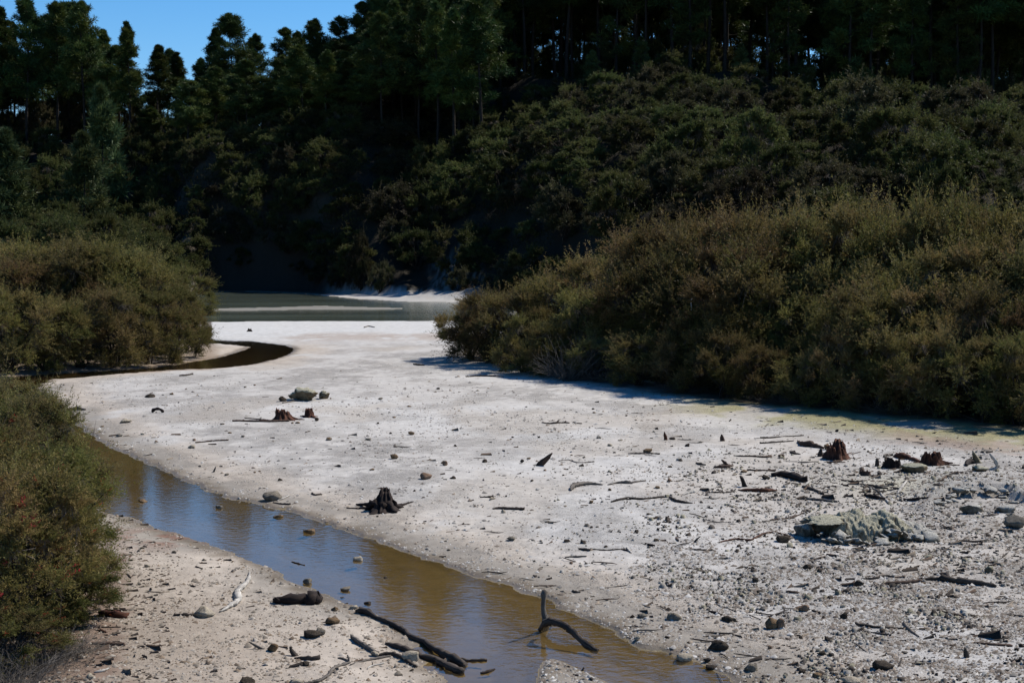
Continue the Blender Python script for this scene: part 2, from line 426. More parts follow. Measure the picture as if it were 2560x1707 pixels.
# ------------------------------------------------------------------ ground sheet
def build_ground():
    rng = np.random.default_rng(1)
    vs = np.arange(1900, 790, -1.9)
    Dv = CH * FPX / (vs - VH)
    rows = np.concatenate([np.linspace(-60, 8, 14), np.linspace(9, Dv[0] - 0.15, 14), Dv, np.arange(Dv[-1] + 0.8, 300, 1.15), np.geomspace(305, 9000, 26)])
    ac = np.linspace(-0.48, 0.48, 700)
    side = 0.48 + np.geomspace(0.006, 4.0, 34)
    a = np.concatenate([-side[::-1], ac, side])
    Y, A = np.meshgrid(rows, a, indexing='ij')
    X = A * np.maximum(Y, 12.0)
    x, y = X.ravel(), Y.ravel()
    z, ds, dl, hm, sh = terrain(x, y, True)
    u = 1280 + FPX * x / np.maximum(y, 12); v = VH + CH * FPX / np.maximum(y, 10)
    # albedo
    n1 = fbm(x * 0.16, y * 0.16, 51, 4); n2 = fbm(x * 0.6, y * 0.45, 52, 4); n3 = fbm(x * 2.3, y * 2.3, 53, 3)
    def C(*c): return np.array(c)
    col = np.repeat(C(0.575, 0.550, 0.520)[None], len(x), 0)
    def blend(c, f):
        nonlocal col
        f = np.clip(f, 0, 1)[:, None]
        col = col * (1 - f) + C(*c) * f
    blend((0.45, 0.425, 0.395), sstep(0.46, 0.62, n2) * 0.75)               # grey gravelly patches
    blend((0.63, 0.618, 0.60), sstep(0.50, 0.70, n1) * 0.55)               # bright crust
    nb = fbm(x * 0.22 + 31, y * 0.14, 57, 4)
    blend((0.47, 0.415, 0.35), sstep(0.52, 0.66, nb) * 0.5)              # beige silt
    blend((0.37, 0.352, 0.33), sstep(0.47, 0.36, nb) * sstep(0.40, 0.55, n3) * 0.65)   # grey grit
    right = sstep(1500, 2300, u) * sstep(1150, 1350, v)
    blend((0.36, 0.335, 0.305), right * sstep(0.40, 0.60, n3) * 0.7)
    dsn = ds + (n3 - 0.5) * 0.5
    leftbank = np.zeros(len(x)); mm = (y > 5) & (y < 45)
    leftbank[mm] = sstep(0.1, -0.3, sdf(np.stack([x[mm], y[mm]], 1), LBANK)) * (ds[mm] > 0)
    blend((0.40, 0.335, 0.27), leftbank * 0.92)
    blend((0.54, 0.475, 0.405), sstep(3.2, 0.8, dsn) * sstep(0.35, 0.55, n2 + 0.12) * (y < 95))   # tan sand along the stream
    blend((0.30, 0.275, 0.24), sstep(1.7, 0.6, dsn) * sstep(0.42, 0.56, n1 + 0.08) * 0.8 * (y < 60))   # damp dark gravel
    blend((0.17, 0.135, 0.095), sstep(0.55, 0.04, ds + (n3 - .5) * .45) * (y < 95) * 0.85)        # wet rim
    blend((0.36, 0.285, 0.15), (ds < 0) * (0.75 + 0.25 * n2) * (y < 95))                         # stream bed
    blend((0.26, 0.18, 0.095), (ds < 0) * (y > 60) * (y < 95) * 0.8)
    far = sstep(80, 86, y) * (y < 130)
    blend((0.655, 0.655, 0.645), far * 0.85)                                # far white beach
    blend((0.42, 0.34, 0.28), sstep(868, 850, v) * sstep(832, 846, v) * sstep(650, 760, u) * sstep(0.42, 0.6, n2 + .08) * 0.7)  # pinkish band
    blend((0.30, 0.27, 0.22), (dl < 0) * 1.0)
    blend((0.21, 0.20, 0.175), (y > 112) * (y < 138) * (dl > 0) * (np.abs(x) < 40) * 0.9)
    blend((0.42, 0.40, 0.36), sstep(1.5, 0.2, dl) * (y < 125) * (y > 95) * 0.7)
    # green-yellow stain and darker apron below the right thicket
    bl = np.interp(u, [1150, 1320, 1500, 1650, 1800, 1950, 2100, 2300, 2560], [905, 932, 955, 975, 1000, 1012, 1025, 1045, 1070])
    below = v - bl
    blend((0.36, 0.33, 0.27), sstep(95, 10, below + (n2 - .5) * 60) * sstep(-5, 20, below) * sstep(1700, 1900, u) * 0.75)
    blend((0.34, 0.315, 0.13), sstep(60, 15, np.abs(below - 32) + (n2 - .5) * 60) * sstep(1550, 1900, u) * sstep(0.36, 0.55, n2) * 0.75)
    blend((0.30, 0.19, 0.13), sstep(22, 5, np.abs(below - 70) + (n3 - .5) * 40) * sstep(2150, 2300, u) * 0.5)
    blend((0.10, 0.075, 0.05), sstep(24, 4, below + (n3 - .5) * 22 + 14 * sstep(1500, 1250, u)) * (below > -300) * sstep(1120, 1180, u) * (y > 14) * (y < 90) * 0.95)   # leaf litter under bushes, spread outward to deepen the thicket's shadow by colour
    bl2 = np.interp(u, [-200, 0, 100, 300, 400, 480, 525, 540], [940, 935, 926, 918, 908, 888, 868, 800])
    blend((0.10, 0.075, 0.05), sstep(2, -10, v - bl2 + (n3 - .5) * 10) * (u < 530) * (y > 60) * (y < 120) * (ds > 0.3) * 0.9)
    blend((0.30, 0.235, 0.18), (u < 575) * (y > 62) * (y < 84) * (ds > 0) * (v < 945 - (u - 0) * 0.03) * (v > 862) * sstep(560, 520, u) * 0.85)
    # red-brown litter on the left bank
    blend((0.22, 0.095, 0.06), np.exp(-((u - 380) / 120) ** 2 - ((v - 1362) / 26) ** 2) * sstep(0.35, 0.6, n3) * 0.85 * (ds > 0))
    blend((0.20, 0.13, 0.095), sstep(330, 240, u + (n3 - .5) * 120 - (v - 1400) * 0.0) * sstep(1340, 1400, v) * (y < 34) * 0.75)
    blend((0.36, 0.345, 0.315), sstep(.2, .8, sh) * 0.4)
    blend((0.47, 0.46, 0.43), sstep(.5, .95, sh) * sstep(.4, .6, n3) * 0.8)
    blend((0.44, 0.42, 0.30), np.exp(-((u - 2250) / 120) ** 2 - ((v - 1235) / 30) ** 2) * 0.6)
    # hills: dark soil; pale sinter bank on the far shore
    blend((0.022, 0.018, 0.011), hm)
    shore = sstep(860, 960, u) * sstep(1185, 1120, u) * (y > 140) * sstep(0.9, 0.35, z + (n3 - .5) * 1.2)
    cliff = sstep(1060, 1100, u) * sstep(1230, 1180, u) * (y > 150) * sstep(6.0, 4.0, z + (n2 - .5) * 5) * sstep(0.42, 0.55, n3)
    blend((0.50, 0.49, 0.47), np.maximum(shore * sstep(0.30, 0.5, n2 + 0.1 * (z < 0.5)), cliff * 0.3) * (dl > 0))
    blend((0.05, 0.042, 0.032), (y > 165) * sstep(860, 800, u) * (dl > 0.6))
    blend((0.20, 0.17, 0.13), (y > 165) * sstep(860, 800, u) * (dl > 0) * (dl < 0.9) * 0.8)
    grit = 0.35 + 0.65 * sstep(0.42, 0.58, n2) + 0.3 * right
    grit = np.where(ds < 0.9, grit * 0.5, grit) * (1 - leftbank * 0.35)
    grit = np.where(y > 75, grit * 0.35, grit)
    grit = np.where(far > 0.3, 0.22, grit)
    wet = sstep(0.25, 0.02, ds) * (y < 95)
    gv = np.stack([wet, np.clip(grit, 0, 1), hm], 1)
    nr, ncol = len(rows), len(a)
    idx = np.arange(nr * ncol).reshape(nr, ncol)
    F = np.stack([idx[:-1, :-1], idx[:-1, 1:], idx[1:, 1:], idx[1:, :-1]], -1).reshape(-1, 4)
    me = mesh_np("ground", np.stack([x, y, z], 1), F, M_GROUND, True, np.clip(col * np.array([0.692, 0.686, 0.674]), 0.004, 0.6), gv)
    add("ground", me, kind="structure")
    return rows, a, z.reshape(nr, ncol), np.minimum(ds, 6).reshape(nr, ncol)
G_ROWS, G_A, G_Z, G_DS = build_ground()
def look(x, y, T=None):
    T = G_Z if T is None else T
    a = x / max(y, 12.0)
    i = min(max(int(np.searchsorted(G_ROWS, y)) - 1, 0), len(G_ROWS) - 2); j = min(max(int(np.searchsorted(G_A, a)) - 1, 0), len(G_A) - 2)
    p = (y - G_ROWS[i]) / (G_ROWS[i + 1] - G_ROWS[i]); q = (a - G_A[j]) / (G_A[j + 1] - G_A[j])
    return float((T[i, j] * (1 - q) + T[i, j + 1] * q) * (1 - p) + (T[i + 1, j] * (1 - q) + T[i + 1, j + 1] * q) * p)
def Gz(x, y):
    return max(look(float(x), float(y)), -0.02)
def G(u, v, dz=0.0):
    z = 0.12
    for _ in range(5):
        p = on_z(u, v, z + dz)
        z = max(look(p[0], p[1]), -0.01)          # things in the shallow water stand at its surface
    return np.array([p[0], p[1], z + dz])
def sheet(name, x0, x1, y0, y1, z, mat):
    me = mesh_np(name, [(x0, y0, z), (x1, y0, z), (x1, y1, z), (x0, y1, z)], [(0, 1, 2, 3)], mat)
    return add(name, me, kind="structure")
sheet("stream_water", -44, 14, 9.5, 97, 0.0, water_material("stream_water", (0.86, 0.79, 0.62), (0.09, 0.066, 0.034), 0.24, 0.13, 0.02, 5.0, 1.5))
sheet("lake_water", -108, 106, 98.5, 213, 0.0, water_material("lake_water", (0.5, 0.55, 0.45), (0.135, 0.163, 0.130), 0.9, 0.30, 0.03, 3.0, 1.05))

# ------------------------------------------------------------------ foliage
def rdir(rng, n):
    d = rng.normal(size=(n, 3))
    return d / np.linalg.norm(d, axis=1, keepdims=True)
def norm(d):
    return d / np.maximum(np.linalg.norm(d, axis=1, keepdims=True), 1e-9)
def leaf_tris(rng, P, D, L, W):
    n = len(P)
    side = norm(np.cross(D, rdir(rng, n)))
    V = np.empty((n, 3, 3))
    V[:, 0] = P - side * (W / 2)[:, None]
    V[:, 1] = P + side * (W / 2)[:, None]
    V[:, 2] = P + D * L[:, None]
    return V.reshape(-1, 3), np.arange(n * 3).reshape(-1, 3)
def tube(pts, rad, n=6, rng=None, jit=0.0, cap=True):
    """swept tube; returns V, F(quads, caps folded), gv"""
    pts = np.asarray(pts, float); k = len(pts)
    T = np.gradient(pts, axis=0); T = norm(T)
    ref = np.array([0, 0, 1.0]) if abs(T[:, 2]).mean() < 0.8 else np.array([1.0, 0, 0])
    S = norm(np.cross(T, ref[None])); B = np.cross(S, T)
    ang = np.linspace(0, 2 * np.pi, n, endpoint=False)
    r = np.asarray(rad, float)[:, None] * np.ones((1, n))
    if rng is not None and jit > 0:
        lob = 1 + jit * 0.8 * np.sin(ang * 2 + rng.uniform(0, 6)) [None] + jit * rng.normal(size=(1, n)) + jit * 0.6 * rng.normal(size=(k, n))
        r = r * np.clip(lob, 0.5, 1.6)
    V = pts[:, None] + r[..., None] * (np.cos(ang)[None, :, None] * S[:, None] + np.sin(ang)[None, :, None] * B[:, None])
    L = np.concatenate([[0], np.cumsum(np.linalg.norm(np.diff(pts, axis=0), axis=1))])
    gv = np.stack([np.repeat(L, n), np.tile(np.cos(ang), k) * 0.1, np.tile(np.sin(ang), k) * 0.1], 1)
    idx = np.arange(k * n).reshape(k, n)
    nx = np.roll(idx, -1, 1)
    F = np.stack([idx[:-1], nx[:-1], nx[1:], idx[1:]], -1).reshape(-1, 4)
    V = V.reshape(-1, 3)
    if cap:
        c0, c1 = len(V), len(V) + 1
        V = np.concatenate([V, [pts[0] - T[0] * rad[0] * 0.15], [pts[-1] + T[-1] * rad[-1] * 0.15]])
        gv = np.concatenate([gv, [[0, 0, 0]], [[L[-1], 0, 0]]])
        e = []
        for i in range(0, n, 2):
            e.append([idx[0, i], c0, idx[0, (i + 2) % n] if n % 2 == 0 else nx[0, i], nx[0, i]] if n % 2 == 0 else [idx[0, i], c0, nx[0, i], nx[0, i]])
            if n % 2 == 0: e.append([idx[-1, i], nx[-1, i], idx[-1, (i + 2) % n], c1])
        F = np.concatenate([F, np.array(e)]) if n % 2 == 0 else F
    return V, F, gv
def join(parts):
    V, F, Gs, o = [], [], [], 0
    for v, f, g in parts:
        V.append(v); F.append(f + o); Gs.append(g); o += len(v)
    return np.concatenate(V), np.concatenate(F), np.concatenate(Gs)
def bez(p0, p1, p2, k):
    t = np.linspace(0, 1, k)[:, None]
    return (1 - t) ** 2 * p0 + 2 * t * (1 - t) * p1 + t ** 2 * p2

def shrub_meshes(seed, H, R, nlobe, ntwig, nleaf, LL, LW, pal, base=0.12, up=0.55, accent=None, twigfrac=0.5, flat=1.0):
    rng = np.random.default_rng(seed)
    cs, rs = [], []
    for i in range(nlobe):
        h = base + (0.88 - base) * rng.random() ** 0.85
        prof = math.sin(math.pi * min(1, 0.22 + 0.70 * (h - base) / (0.88 - base))) ** 0.6
        a = rng.uniform(0, 2 * math.pi); q = rng.uniform(0.15, 1.0) ** 0.6
        cs.append((math.cos(a) * q * R * prof, math.sin(a) * q * R * prof, h * H)); rs.append(R * rng.uniform(0.22, 0.42))
    cs = np.array(cs); rs = np.array(rs)
    n = nlobe * ntwig
    li = np.repeat(np.arange(nlobe), ntwig)
    out = cs[li] - np.array([0, 0, 0.35 * H]); out = norm(out)
    d = norm(rdir(rng, n) * 0.95 + out * 0.55 + np.array([0, 0, up]))
    d[:, 2] *= flat
    ln = rs[li] * np.where(rng.random(n) < 0.10, rng.uniform(1.2, 1.9, n), rng.uniform(0.45, 1.05, n))
    st = cs[li] + rdir(rng, n) * (rs[li] * 0.30 * rng.random(n))[:, None]
    pal = np.array(pal)
    tl = pal[rng.integers(0, len(pal), nlobe)]
    tt = tl[li] * 0.55 + pal[rng.integers(0, len(pal), n)] * 0.45
    tt = tt * rng.uniform(0.75, 1.3, n)[:, None]
    if accent is not None:
        k = rng.random(n) < accent[1]
        tt[k] = np.array(accent[0]) * rng.uniform(0.7, 1.2, k.sum())[:, None]
    N_ = n * nleaf
    wi = np.repeat(np.arange(n), nleaf)
    t = rng.uniform(0.15, 1.0, N_) ** 0.8
    P = st[wi] + d[wi] * (ln[wi] * t)[:, None] + rdir(rng, N_) * (LL * 0.4)
    P[:, 2] = np.maximum(P[:, 2], 0.02 * H)
    Dl = norm(d[wi] * 0.7 + rdir(rng, N_) * 0.9 + np.array([0, 0, 0.15]))
    V, F = leaf_tris(rng, P, Dl, LL * rng.uniform(0.6, 1.3, N_), LW * rng.uniform(0.7, 1.3, N_))
    tint = np.repeat(tt[wi] * rng.uniform(0.8, 1.2, N_)[:, None], 3, 0)
    # bare twig slivers inside the crown
    kk = rng.random(n) < twigfrac
    Vt, Ft = leaf_tris(rng, st[kk] - d[kk] * (ln[kk] * 0.5)[:, None], d[kk], ln[kk] * 1.5, np.full(kk.sum(), LW * 0.55))
    Ft = Ft + len(V)
    tint = np.concatenate([tint, np.repeat(np.array([[0.125, 0.108, 0.088]]), len(Vt), 0)])
    crown = mesh_np("shrub_crown", np.concatenate([V, Vt]), np.concatenate([F, Ft]), M_LEAF, False, np.clip(tint, 0.002, 0.8))
    parts = []
    for i in rng.permutation(nlobe)[:min(nlobe, 16)]:
        b0 = np.array([rng.normal() * 0.05 * R, rng.normal() * 0.05 * R, -0.15])
        mid = np.array([cs[i, 0] * 0.35, cs[i, 1] * 0.35, cs[i, 2] * 0.6])
        p = bez(b0, mid, cs[i], 7); p[1:-1] += rng.normal(size=(5, 3)) * 0.02 * R
        parts.append(tube(p, np.linspace(0.018, 0.005, 7) * H * 0.7, 4, cap=False))
    V, F, gv = join(parts)
    stem = mesh_np("shrub_stem", V, F, M_BARK, True, None, gv)
    return crown, stem
def shrub_thing(name, meshes, loc, rotz, s, label, cat, group, sz=None):
    o = add(name, None, None, loc, label, cat, group)
    o.rotation_euler = (0, 0, rotz); o.scale = (s, s, sz or s)
    o.empty_display_size = 0.3
    add("crown", meshes[0], o); add("stem", meshes[1], o)
    return o

def pine_meshes(seed, H, c0, Rmax, nlimb, nclump, nneed, pal, dead=8, conic=0.8):
    rng = np.random.default_rng(seed)
    lean = rng.normal(size=2) * 0.02 * H
    zz = np.linspace(-1.0, H * 0.985, 12)
    tp = np.stack([lean[0] * (zz / H) ** 2 + 0.15 * np.sin(zz * 0.3 + seed), lean[1] * (zz / H) ** 2 + 0.15 * np.cos(zz * 0.25 + seed), zz], 1)
    rad = np.interp(zz, [-1, 1, H], [0.34, 0.27, 0.03]) * H / 25
    tv = tube(tp, rad, 8, rng, 0.04)
    def at(z): return np.array([np.interp(z, zz, tp[:, 0]), np.interp(z, zz, tp[:, 1]), z])
    parts, P, Dn, T = [tv], [], [], []
    pal = np.array(pal)
    for i in range(nlimb + dead):
        isd = i >= nlimb
        h = rng.uniform(0, 1) ** 0.8 if not isd else rng.uniform(-0.75, 0.1)
        z = H * (c0 + (0.97 - c0) * max(h, -0.8)) if not isd else H * max(0.12, c0 * (1 + h * 0.7))
        prof = (1 - max(h, 0)) ** conic * (0.55 + 0.45 * min(1, max(h, 0.0) * 6)) + 0.04
        Ln = Rmax * prof * rng.uniform(0.55, 1.15) if not isd else Rmax * rng.uniform(0.2, 0.5)
        a = rng.uniform(0, 2 * math.pi)
        b = at(z); dirv = np.array([math.cos(a), math.sin(a), 0])
        rise = rng.uniform(-0.05, 0.35) if h < 0.6 else rng.uniform(0.25, 0.8)
        tip = b + dirv * Ln + np.array([0, 0, Ln * rise])
        mid = b + dirv * Ln * 0.55 + np.array([0, 0, Ln * (rise * 0.25 - 0.05)])
        path = bez(b, mid, tip, 5)
        parts.append(tube(path, np.linspace(0.05, 0.015, 5) * H / 25 * (0.7 if isd else 1.0), 3, cap=False))
        if isd: continue
        base_t = pal[rng.integers(0, len(pal))]
        for c in range(nclump):
            t = 0.35 + 0.65 * (c + rng.random()) / nclump
            cpt = (1 - t) ** 2 * b + 2 * t * (1 - t) * mid + t * t * tip
            cpt = cpt + rng.normal(size=3) * np.array([0.28, 0.28, 0.2]) * (0.3 + Ln * 0.22)
            k = int(nneed * rng.uniform(0.6, 1.3))
            dd = norm(rdir(rng, k) + np.array([0, 0, 0.5]) + dirv * 0.3)
            P.append(cpt + dd * rng.uniform(0.0, min(0.8, 0.12 + Ln * 0.32), k)[:, None] * np.array([1, 1, 0.7])); Dn.append(dd)
            T.append(np.repeat(base_t[None] * rng.uniform(0.7, 1.35), k, 0) * rng.uniform(0.8, 1.2, k)[:, None])
    # leader tuft
    for c in range(6):
        k = nneed; dd = norm(rdir(rng, k) + np.array([0, 0, 0.9]))
        P.append(at(H * (0.925 + 0.011 * c)) + dd * 0.05 + rng.normal(size=3) * 0.08); Dn.append(dd); T.append(np.repeat(pal[0][None], k, 0))
    P = np.concatenate(P); Dn = np.concatenate(Dn); T = np.concatenate(T)
    V, F = leaf_tris(rng, P, Dn, rng.uniform(0.35, 0.75, len(P)), rng.uniform(0.07, 0.14, len(P)))
    crown = mesh_np("pine_crown", V, F, M_NEEDLE, False, np.repeat(T, 3, 0))
    v, f, g = join(parts)
    return crown, mesh_np("pine_trunk", v, f, M_BARK, True, None, g)

PAL_OLIVE = [(0.1503, 0.1254, 0.0395), (0.1738, 0.132, 0.0478), (0.1151, 0.1112, 0.0311), (0.1479, 0.1025, 0.0455), (0.1315, 0.1167, 0.0442)]
PAL_GREEN = [(0.1053, 0.112, 0.0322), (0.1322, 0.1254, 0.0391), (0.0896, 0.0941, 0.0276), (0.1232, 0.0952, 0.0391)]
PAL_BROWN = [(0.1408, 0.1098, 0.0391), (0.1232, 0.0896, 0.0391), (0.1144, 0.1075, 0.0345), (0.0968, 0.0739, 0.0368)]
PAL_HILL = [(0.050, 0.064, 0.020), (0.064, 0.070, 0.022), (0.042, 0.052, 0.017), (0.062, 0.060, 0.022)]
PAL_HILLB = [(0.052, 0.048, 0.023), (0.044, 0.039, 0.023), (0.042, 0.047, 0.019)]
PAL_PINE = [(0.0433, 0.0731, 0.0223), (0.0566, 0.0822, 0.0223), (0.0365, 0.0608, 0.0223), (0.0665, 0.0822, 0.0202)]
PAL_LIGHTP = [(0.056, 0.080, 0.034), (0.070, 0.084, 0.028)]
rnd = random.Random(7)

# --- thickets beside the flat
OL = [shrub_meshes(100 + i, 4.5, 2.4, 40, 70, 24, 0.092, 0.027, PAL_OLIVE if i % 2 == 0 else PAL_OLIVE + PAL_BROWN[:2], base=0.04) for i in range(5)]
GR = [shrub_meshes(120 + i, 4.5, 2.4, 40, 70, 24, 0.092, 0.027, PAL_GREEN + PAL_OLIVE[:2], base=0.04) for i in range(3)]
def place(meshes, u, v, top_v, name, label, group, wid=1.0, dback=0.0, cat="shrub"):
    """base on the ground seen at (u, v), pushed dback metres further; height from the row its top reaches"""
    p = G(u, v)
    y = p[1] + dback; x = p[0] * y / p[1]
    z = Gz(x, y)
    ht = CH + (VH - top_v) * y / FPX - z
    s = ht / 4.95
    sw = max(0.55, min(1.25, s)) * wid
    o = shrub_thing(name, meshes, (x, y, z), rnd.uniform(0, 6.28), sw, label, cat, group, sz=s)
    return o
RTH = "olive shrubs of the thicket right of the silica flat"
silh = lambda u: float(np.interp(u, [1130, 1180, 1250, 1350, 1450, 1550, 1640, 1700, 1780, 1880, 2000, 2100, 2250, 2400, 2560, 2800], [800, 752, 722, 690, 640, 590, 560, 545, 515, 492, 515, 502, 492, 484, 488, 490]))
basel = lambda u: float(np.interp(u, [1130, 1200, 1320, 1420, 1500, 1650, 1800, 1950, 2100, 2300, 2560, 2800], [893, 902, 930, 942, 950, 968, 992, 1004, 1016, 1036, 1062, 1080]))
k = 0
trng = np.random.default_rng(314)
RLAB = ["low olive-brown shrub in the shaded front row of the right thicket", "mid-height olive shrub inside the right thicket behind its front row", "tall sunlit olive shrub at the back of the right thicket"]
for u, f, db in [(1176, 1.12, 0.2), (1225, 1.1, 0.8), (1290, 1.05, 2.4), (1215, 1.1, 3.0)]:
    place(OL[k % 5], u, basel(u), basel(u) + (silh(u) - basel(u)) * f, "manuka_shrub", "olive shrub at the lakeward tip of the right thicket", RTH, 1.12, db); k += 1
for row, (f0, db0, step) in enumerate([(0.34, -0.3, 88), (0.55, 2.2, 98), (0.79, 4.9, 100), (1.0, 7.8, 84)]):
    u = 1310 + row * 30
    while u < 2740:
        f = f0 + trng.uniform(-0.10, 0.10) if row < 3 else trng.uniform(0.94, 1.06)
        if u < 1480: f = min(1.0, f + 0.25)
        tv = basel(u) + (silh(u) - basel(u)) * f
        ms = (OL + OL + GR)[int(trng.integers(0, 13))]
        place(ms, u, basel(u), tv, "manuka_shrub", RLAB[min(2, (row + 1) // 2)], RTH, trng.uniform(0.85, 1.1), db0 + trng.uniform(-0.5, 0.9) * (row > 0)); k += 1
        u += step * trng.uniform(0.75, 1.3)
LTH = "shrubs of the rounded thicket left of the stream bend"
for u, v, tv, db, w in [(20, 934, 700, 0.2, 1.2), (110, 926, 720, 0.1, 1.2), (200, 920, 730, 0.1, 1.15), (290, 917, 705, 0.1, 1.15), (370, 910, 715, 0.2, 1.1), (430, 896, 700, 0.3, 1.0), (466, 882, 745, 0.4, 0.85),
                        (-60, 935, 650, 5, 1.2)]:
    place((GR + OL)[(k * 5) % 8], u, v, tv, "manuka_shrub", "green-brown shrub at the front of the rounded thicket left of the stream", LTH, w, db); k += 1
for u, v, tv, db, w in [(50, 925, 630, 6, 1.2), (140, 920, 592, 6, 1.25), (235, 915, 585, 6, 1.2), (320, 910, 612, 6, 1.1), (385, 900, 640, 5.5, 1.0), (428, 890, 690, 5, 0.85), (-40, 925, 610, 9, 1.2), (90, 918, 590, 11, 1.2), (200, 912, 575, 12, 1.2), (290, 905, 600, 12, 1.1)]:
    place(OL[(k * 2) % 5], u, v, tv, "manuka_shrub", "tall olive shrub on the crest of the rounded thicket left of the stream", LTH, w, db); k += 1
place(GR[1], 455, 790, 655, "manuka_shrub", "dull green-grey shrub peeping out behind the rounded left thicket by the lake", None, 1.3)
place(GR[2], 508, 738, 697, "manuka_shrub", "small grey shrub at the lake shore below the dark cliff", None, 1.0)

# --- near bush at the left edge
FB = [shrub_meshes(200, 3.0, 1.35, 70, 75, 18, 0.062, 0.016, PAL_GREEN + PAL_OLIVE[:3] + [(0.135, 0.128, 0.036)], base=0.06, accent=((0.22, 0.04, 0.02), 0.012)),
      shrub_meshes(201, 3.0, 1.35, 70, 75, 18, 0.066, 0.016, PAL_BROWN + PAL_GREEN[:1], base=0.06),
      shrub_meshes(202, 2.2, 1.1, 40, 60, 16, 0.060, 0.016, PAL_GREEN, base=0.05, accent=((0.20, 0.04, 0.02), 0.035))]
for (mi, u, v, H, s, lab) in [
    (0, 40, 1590, 2.5, 0.98, "green fine-leaved shrub at the edge of the sandy bank, beside the reddish logs"),
    (0, 120, 1530, 1.7, 0.8, "knee-high green shrub filling in below the big green shrub"),
    (2, 165, 1560, 0.95, 0.72, "low green shrub with red-tinged leaves in front of the big green shrub"),
    (0, 110, 1440, 2.25, 0.92, "green-brown shrub between the big green one and the brown stream-side shrub"),
    (1, 90, 1310, 2.7, 1.0, "brown-leaved shrub leaning over the stream with bare shoots on top"),
    (1, 10, 1250, 2.75, 1.1, "brown shrub standing behind the leaning brown stream-side shrub"),
    (2, 20, 1672, 0.8, 0.75, "low sprawling shrub above the heap of dead grey twigs"),
    (0, -90, 1480, 2.9, 1.2, "large green shrub rising behind the green fine-leaved shrub of the sandy bank")]:
    p = G(u, v)
    shrub_thing("bank_shrub", FB[mi], p, rnd.uniform(0, 6.28), s, lab, "shrub", "shrubs on the near sandy bank", sz=H / (3.0 if mi < 2 else 2.2))

# --- hillside shrubs
HS = [shrub_meshes(300 + i, 4.0, 2.5, 22, 54, 20, 0.20, 0.060, PAL_HILL if i < 4 else PAL_HILLB, base=0.10, up=0.4 if i % 2 else 0.7) for i in range(6)]
hs_look = ["feathery dark green shrub", "spreading green shrub", "upright dark green shrub", "flat-topped olive-green shrub", "grey-brown twiggy shrub", "brownish spreading shrub"]
hs_lab = ["dark green feathery shrub on the hillside below the ridge pines", "grey-brown twiggy shrub on the hillside below the ridge pines"]
rng = np.random.default_rng(5)
pts = []
def too_close(x, y, r):
    return any((x - a) ** 2 + (y - b) ** 2 < r * r for a, b in pts)
cnt = 0; tries = 0
while cnt < 330 and tries < 40000:
    tries += 1
    u = rng.uniform(480, 900) if tries < 1100 else rng.uniform(900, 2640)
    par = [np.interp(u, _hu, _ht[:, j]) for j in range(7)]
    y = rng.uniform(par[0] + (2 if u < 850 else 2), par[5] - (20 if u < 850 else 3))
    x = (u - 1280) / FPX * y
    if 900 < u < 1130 and y < par[1] - 3: continue
    if y < par[0] + 5 and u > 1350: continue
    if y < par[0] + 14 and u > 1850: continue
    if too_close(x, y, 3.9 if u > 900 else 2.3): continue
    pts.append((x, y)); cnt += 1
    b = int(rng.integers(0, 6)); s = rng.uniform(0.6, 1.0) if rng.random() < 0.55 else rng.uniform(1.0, 1.55)
    if u < 900: s *= 0.8
    t = (y - par[0]) / (par[5] - par[0])
    if t > 0.72: s *= 0.7
    where = "just below the forest edge" if t > 0.8 else "high on the far hillside" if t > 0.55 else "halfway up the far hillside" if t > 0.3 else "low on the far hillside"
    if u < 900: where = "on the dark shaded cliff across the lake"
    shrub_thing("hillside_shrub" if u > 900 else "cliff_shrub", HS[b], (x, y, Gz(x, y) - 0.2), rng.uniform(0, 6.28), s, hs_look[b] + (", tall, " if s > 1.2 else " ") + where, "shrub", "shrubs covering the far hillside" if u > 900 else "shrubs on the dark cliff", sz=s * rng.uniform(0.7, 1.1))
cnt = 0; tries = 0
while cnt < 120 and tries < 14000:
    tries += 1
    u = rng.uniform(-80, 470); y = rng.uniform(112, 223); x = (u - 1280) / FPX * y
    if hill_z(np.array([x]), np.array([y]))[0][0] < 0.4 or too_close(x, y, 4.0): continue
    pts.append((x, y)); cnt += 1
    s = rng.uniform(0.8, 1.25)
    shrub_thing("slope_shrub", HS[int(rng.integers(0, 4))], (x, y, Gz(x, y) - 0.2), rng.uniform(0, 6.28), s, "soft green shrub on the slope behind the rounded left thicket", "shrub", "shrubs on the left slope", sz=s * rng.uniform(0.9, 1.25))
# pale shrubs on the far shore of the lake
for u, v, tv in [(800, 735, 668), (850, 737, 655), (905, 735, 590), (950, 733, 640), (1010, 728, 620), (1060, 718, 640), (760, 732, 690), (870, 720, 600), (960, 715, 585), (1040, 700, 600), (920, 700, 560)]:
    p = on_z(u, v, 0.4); p[1] = max(p[1], float(np.interp(u, _hu, _ht[:, 0])) + 1.0); p[0] = (u - 1280) / FPX * p[1]
    z = Gz(p[0], p[1]); ht = max(2.0, CH + (VH - tv) * p[1] / FPX - z)
    shrub_thing("shore_shrub", HS[4 + rnd.randint(0, 1)], (p[0], p[1], z - 0.1), rnd.uniform(0, 6), 0.62, "greyish olive shrub growing at the foot of the slope on the far lake shore", "shrub", "shrubs along the far lake shore", sz=ht / 4)

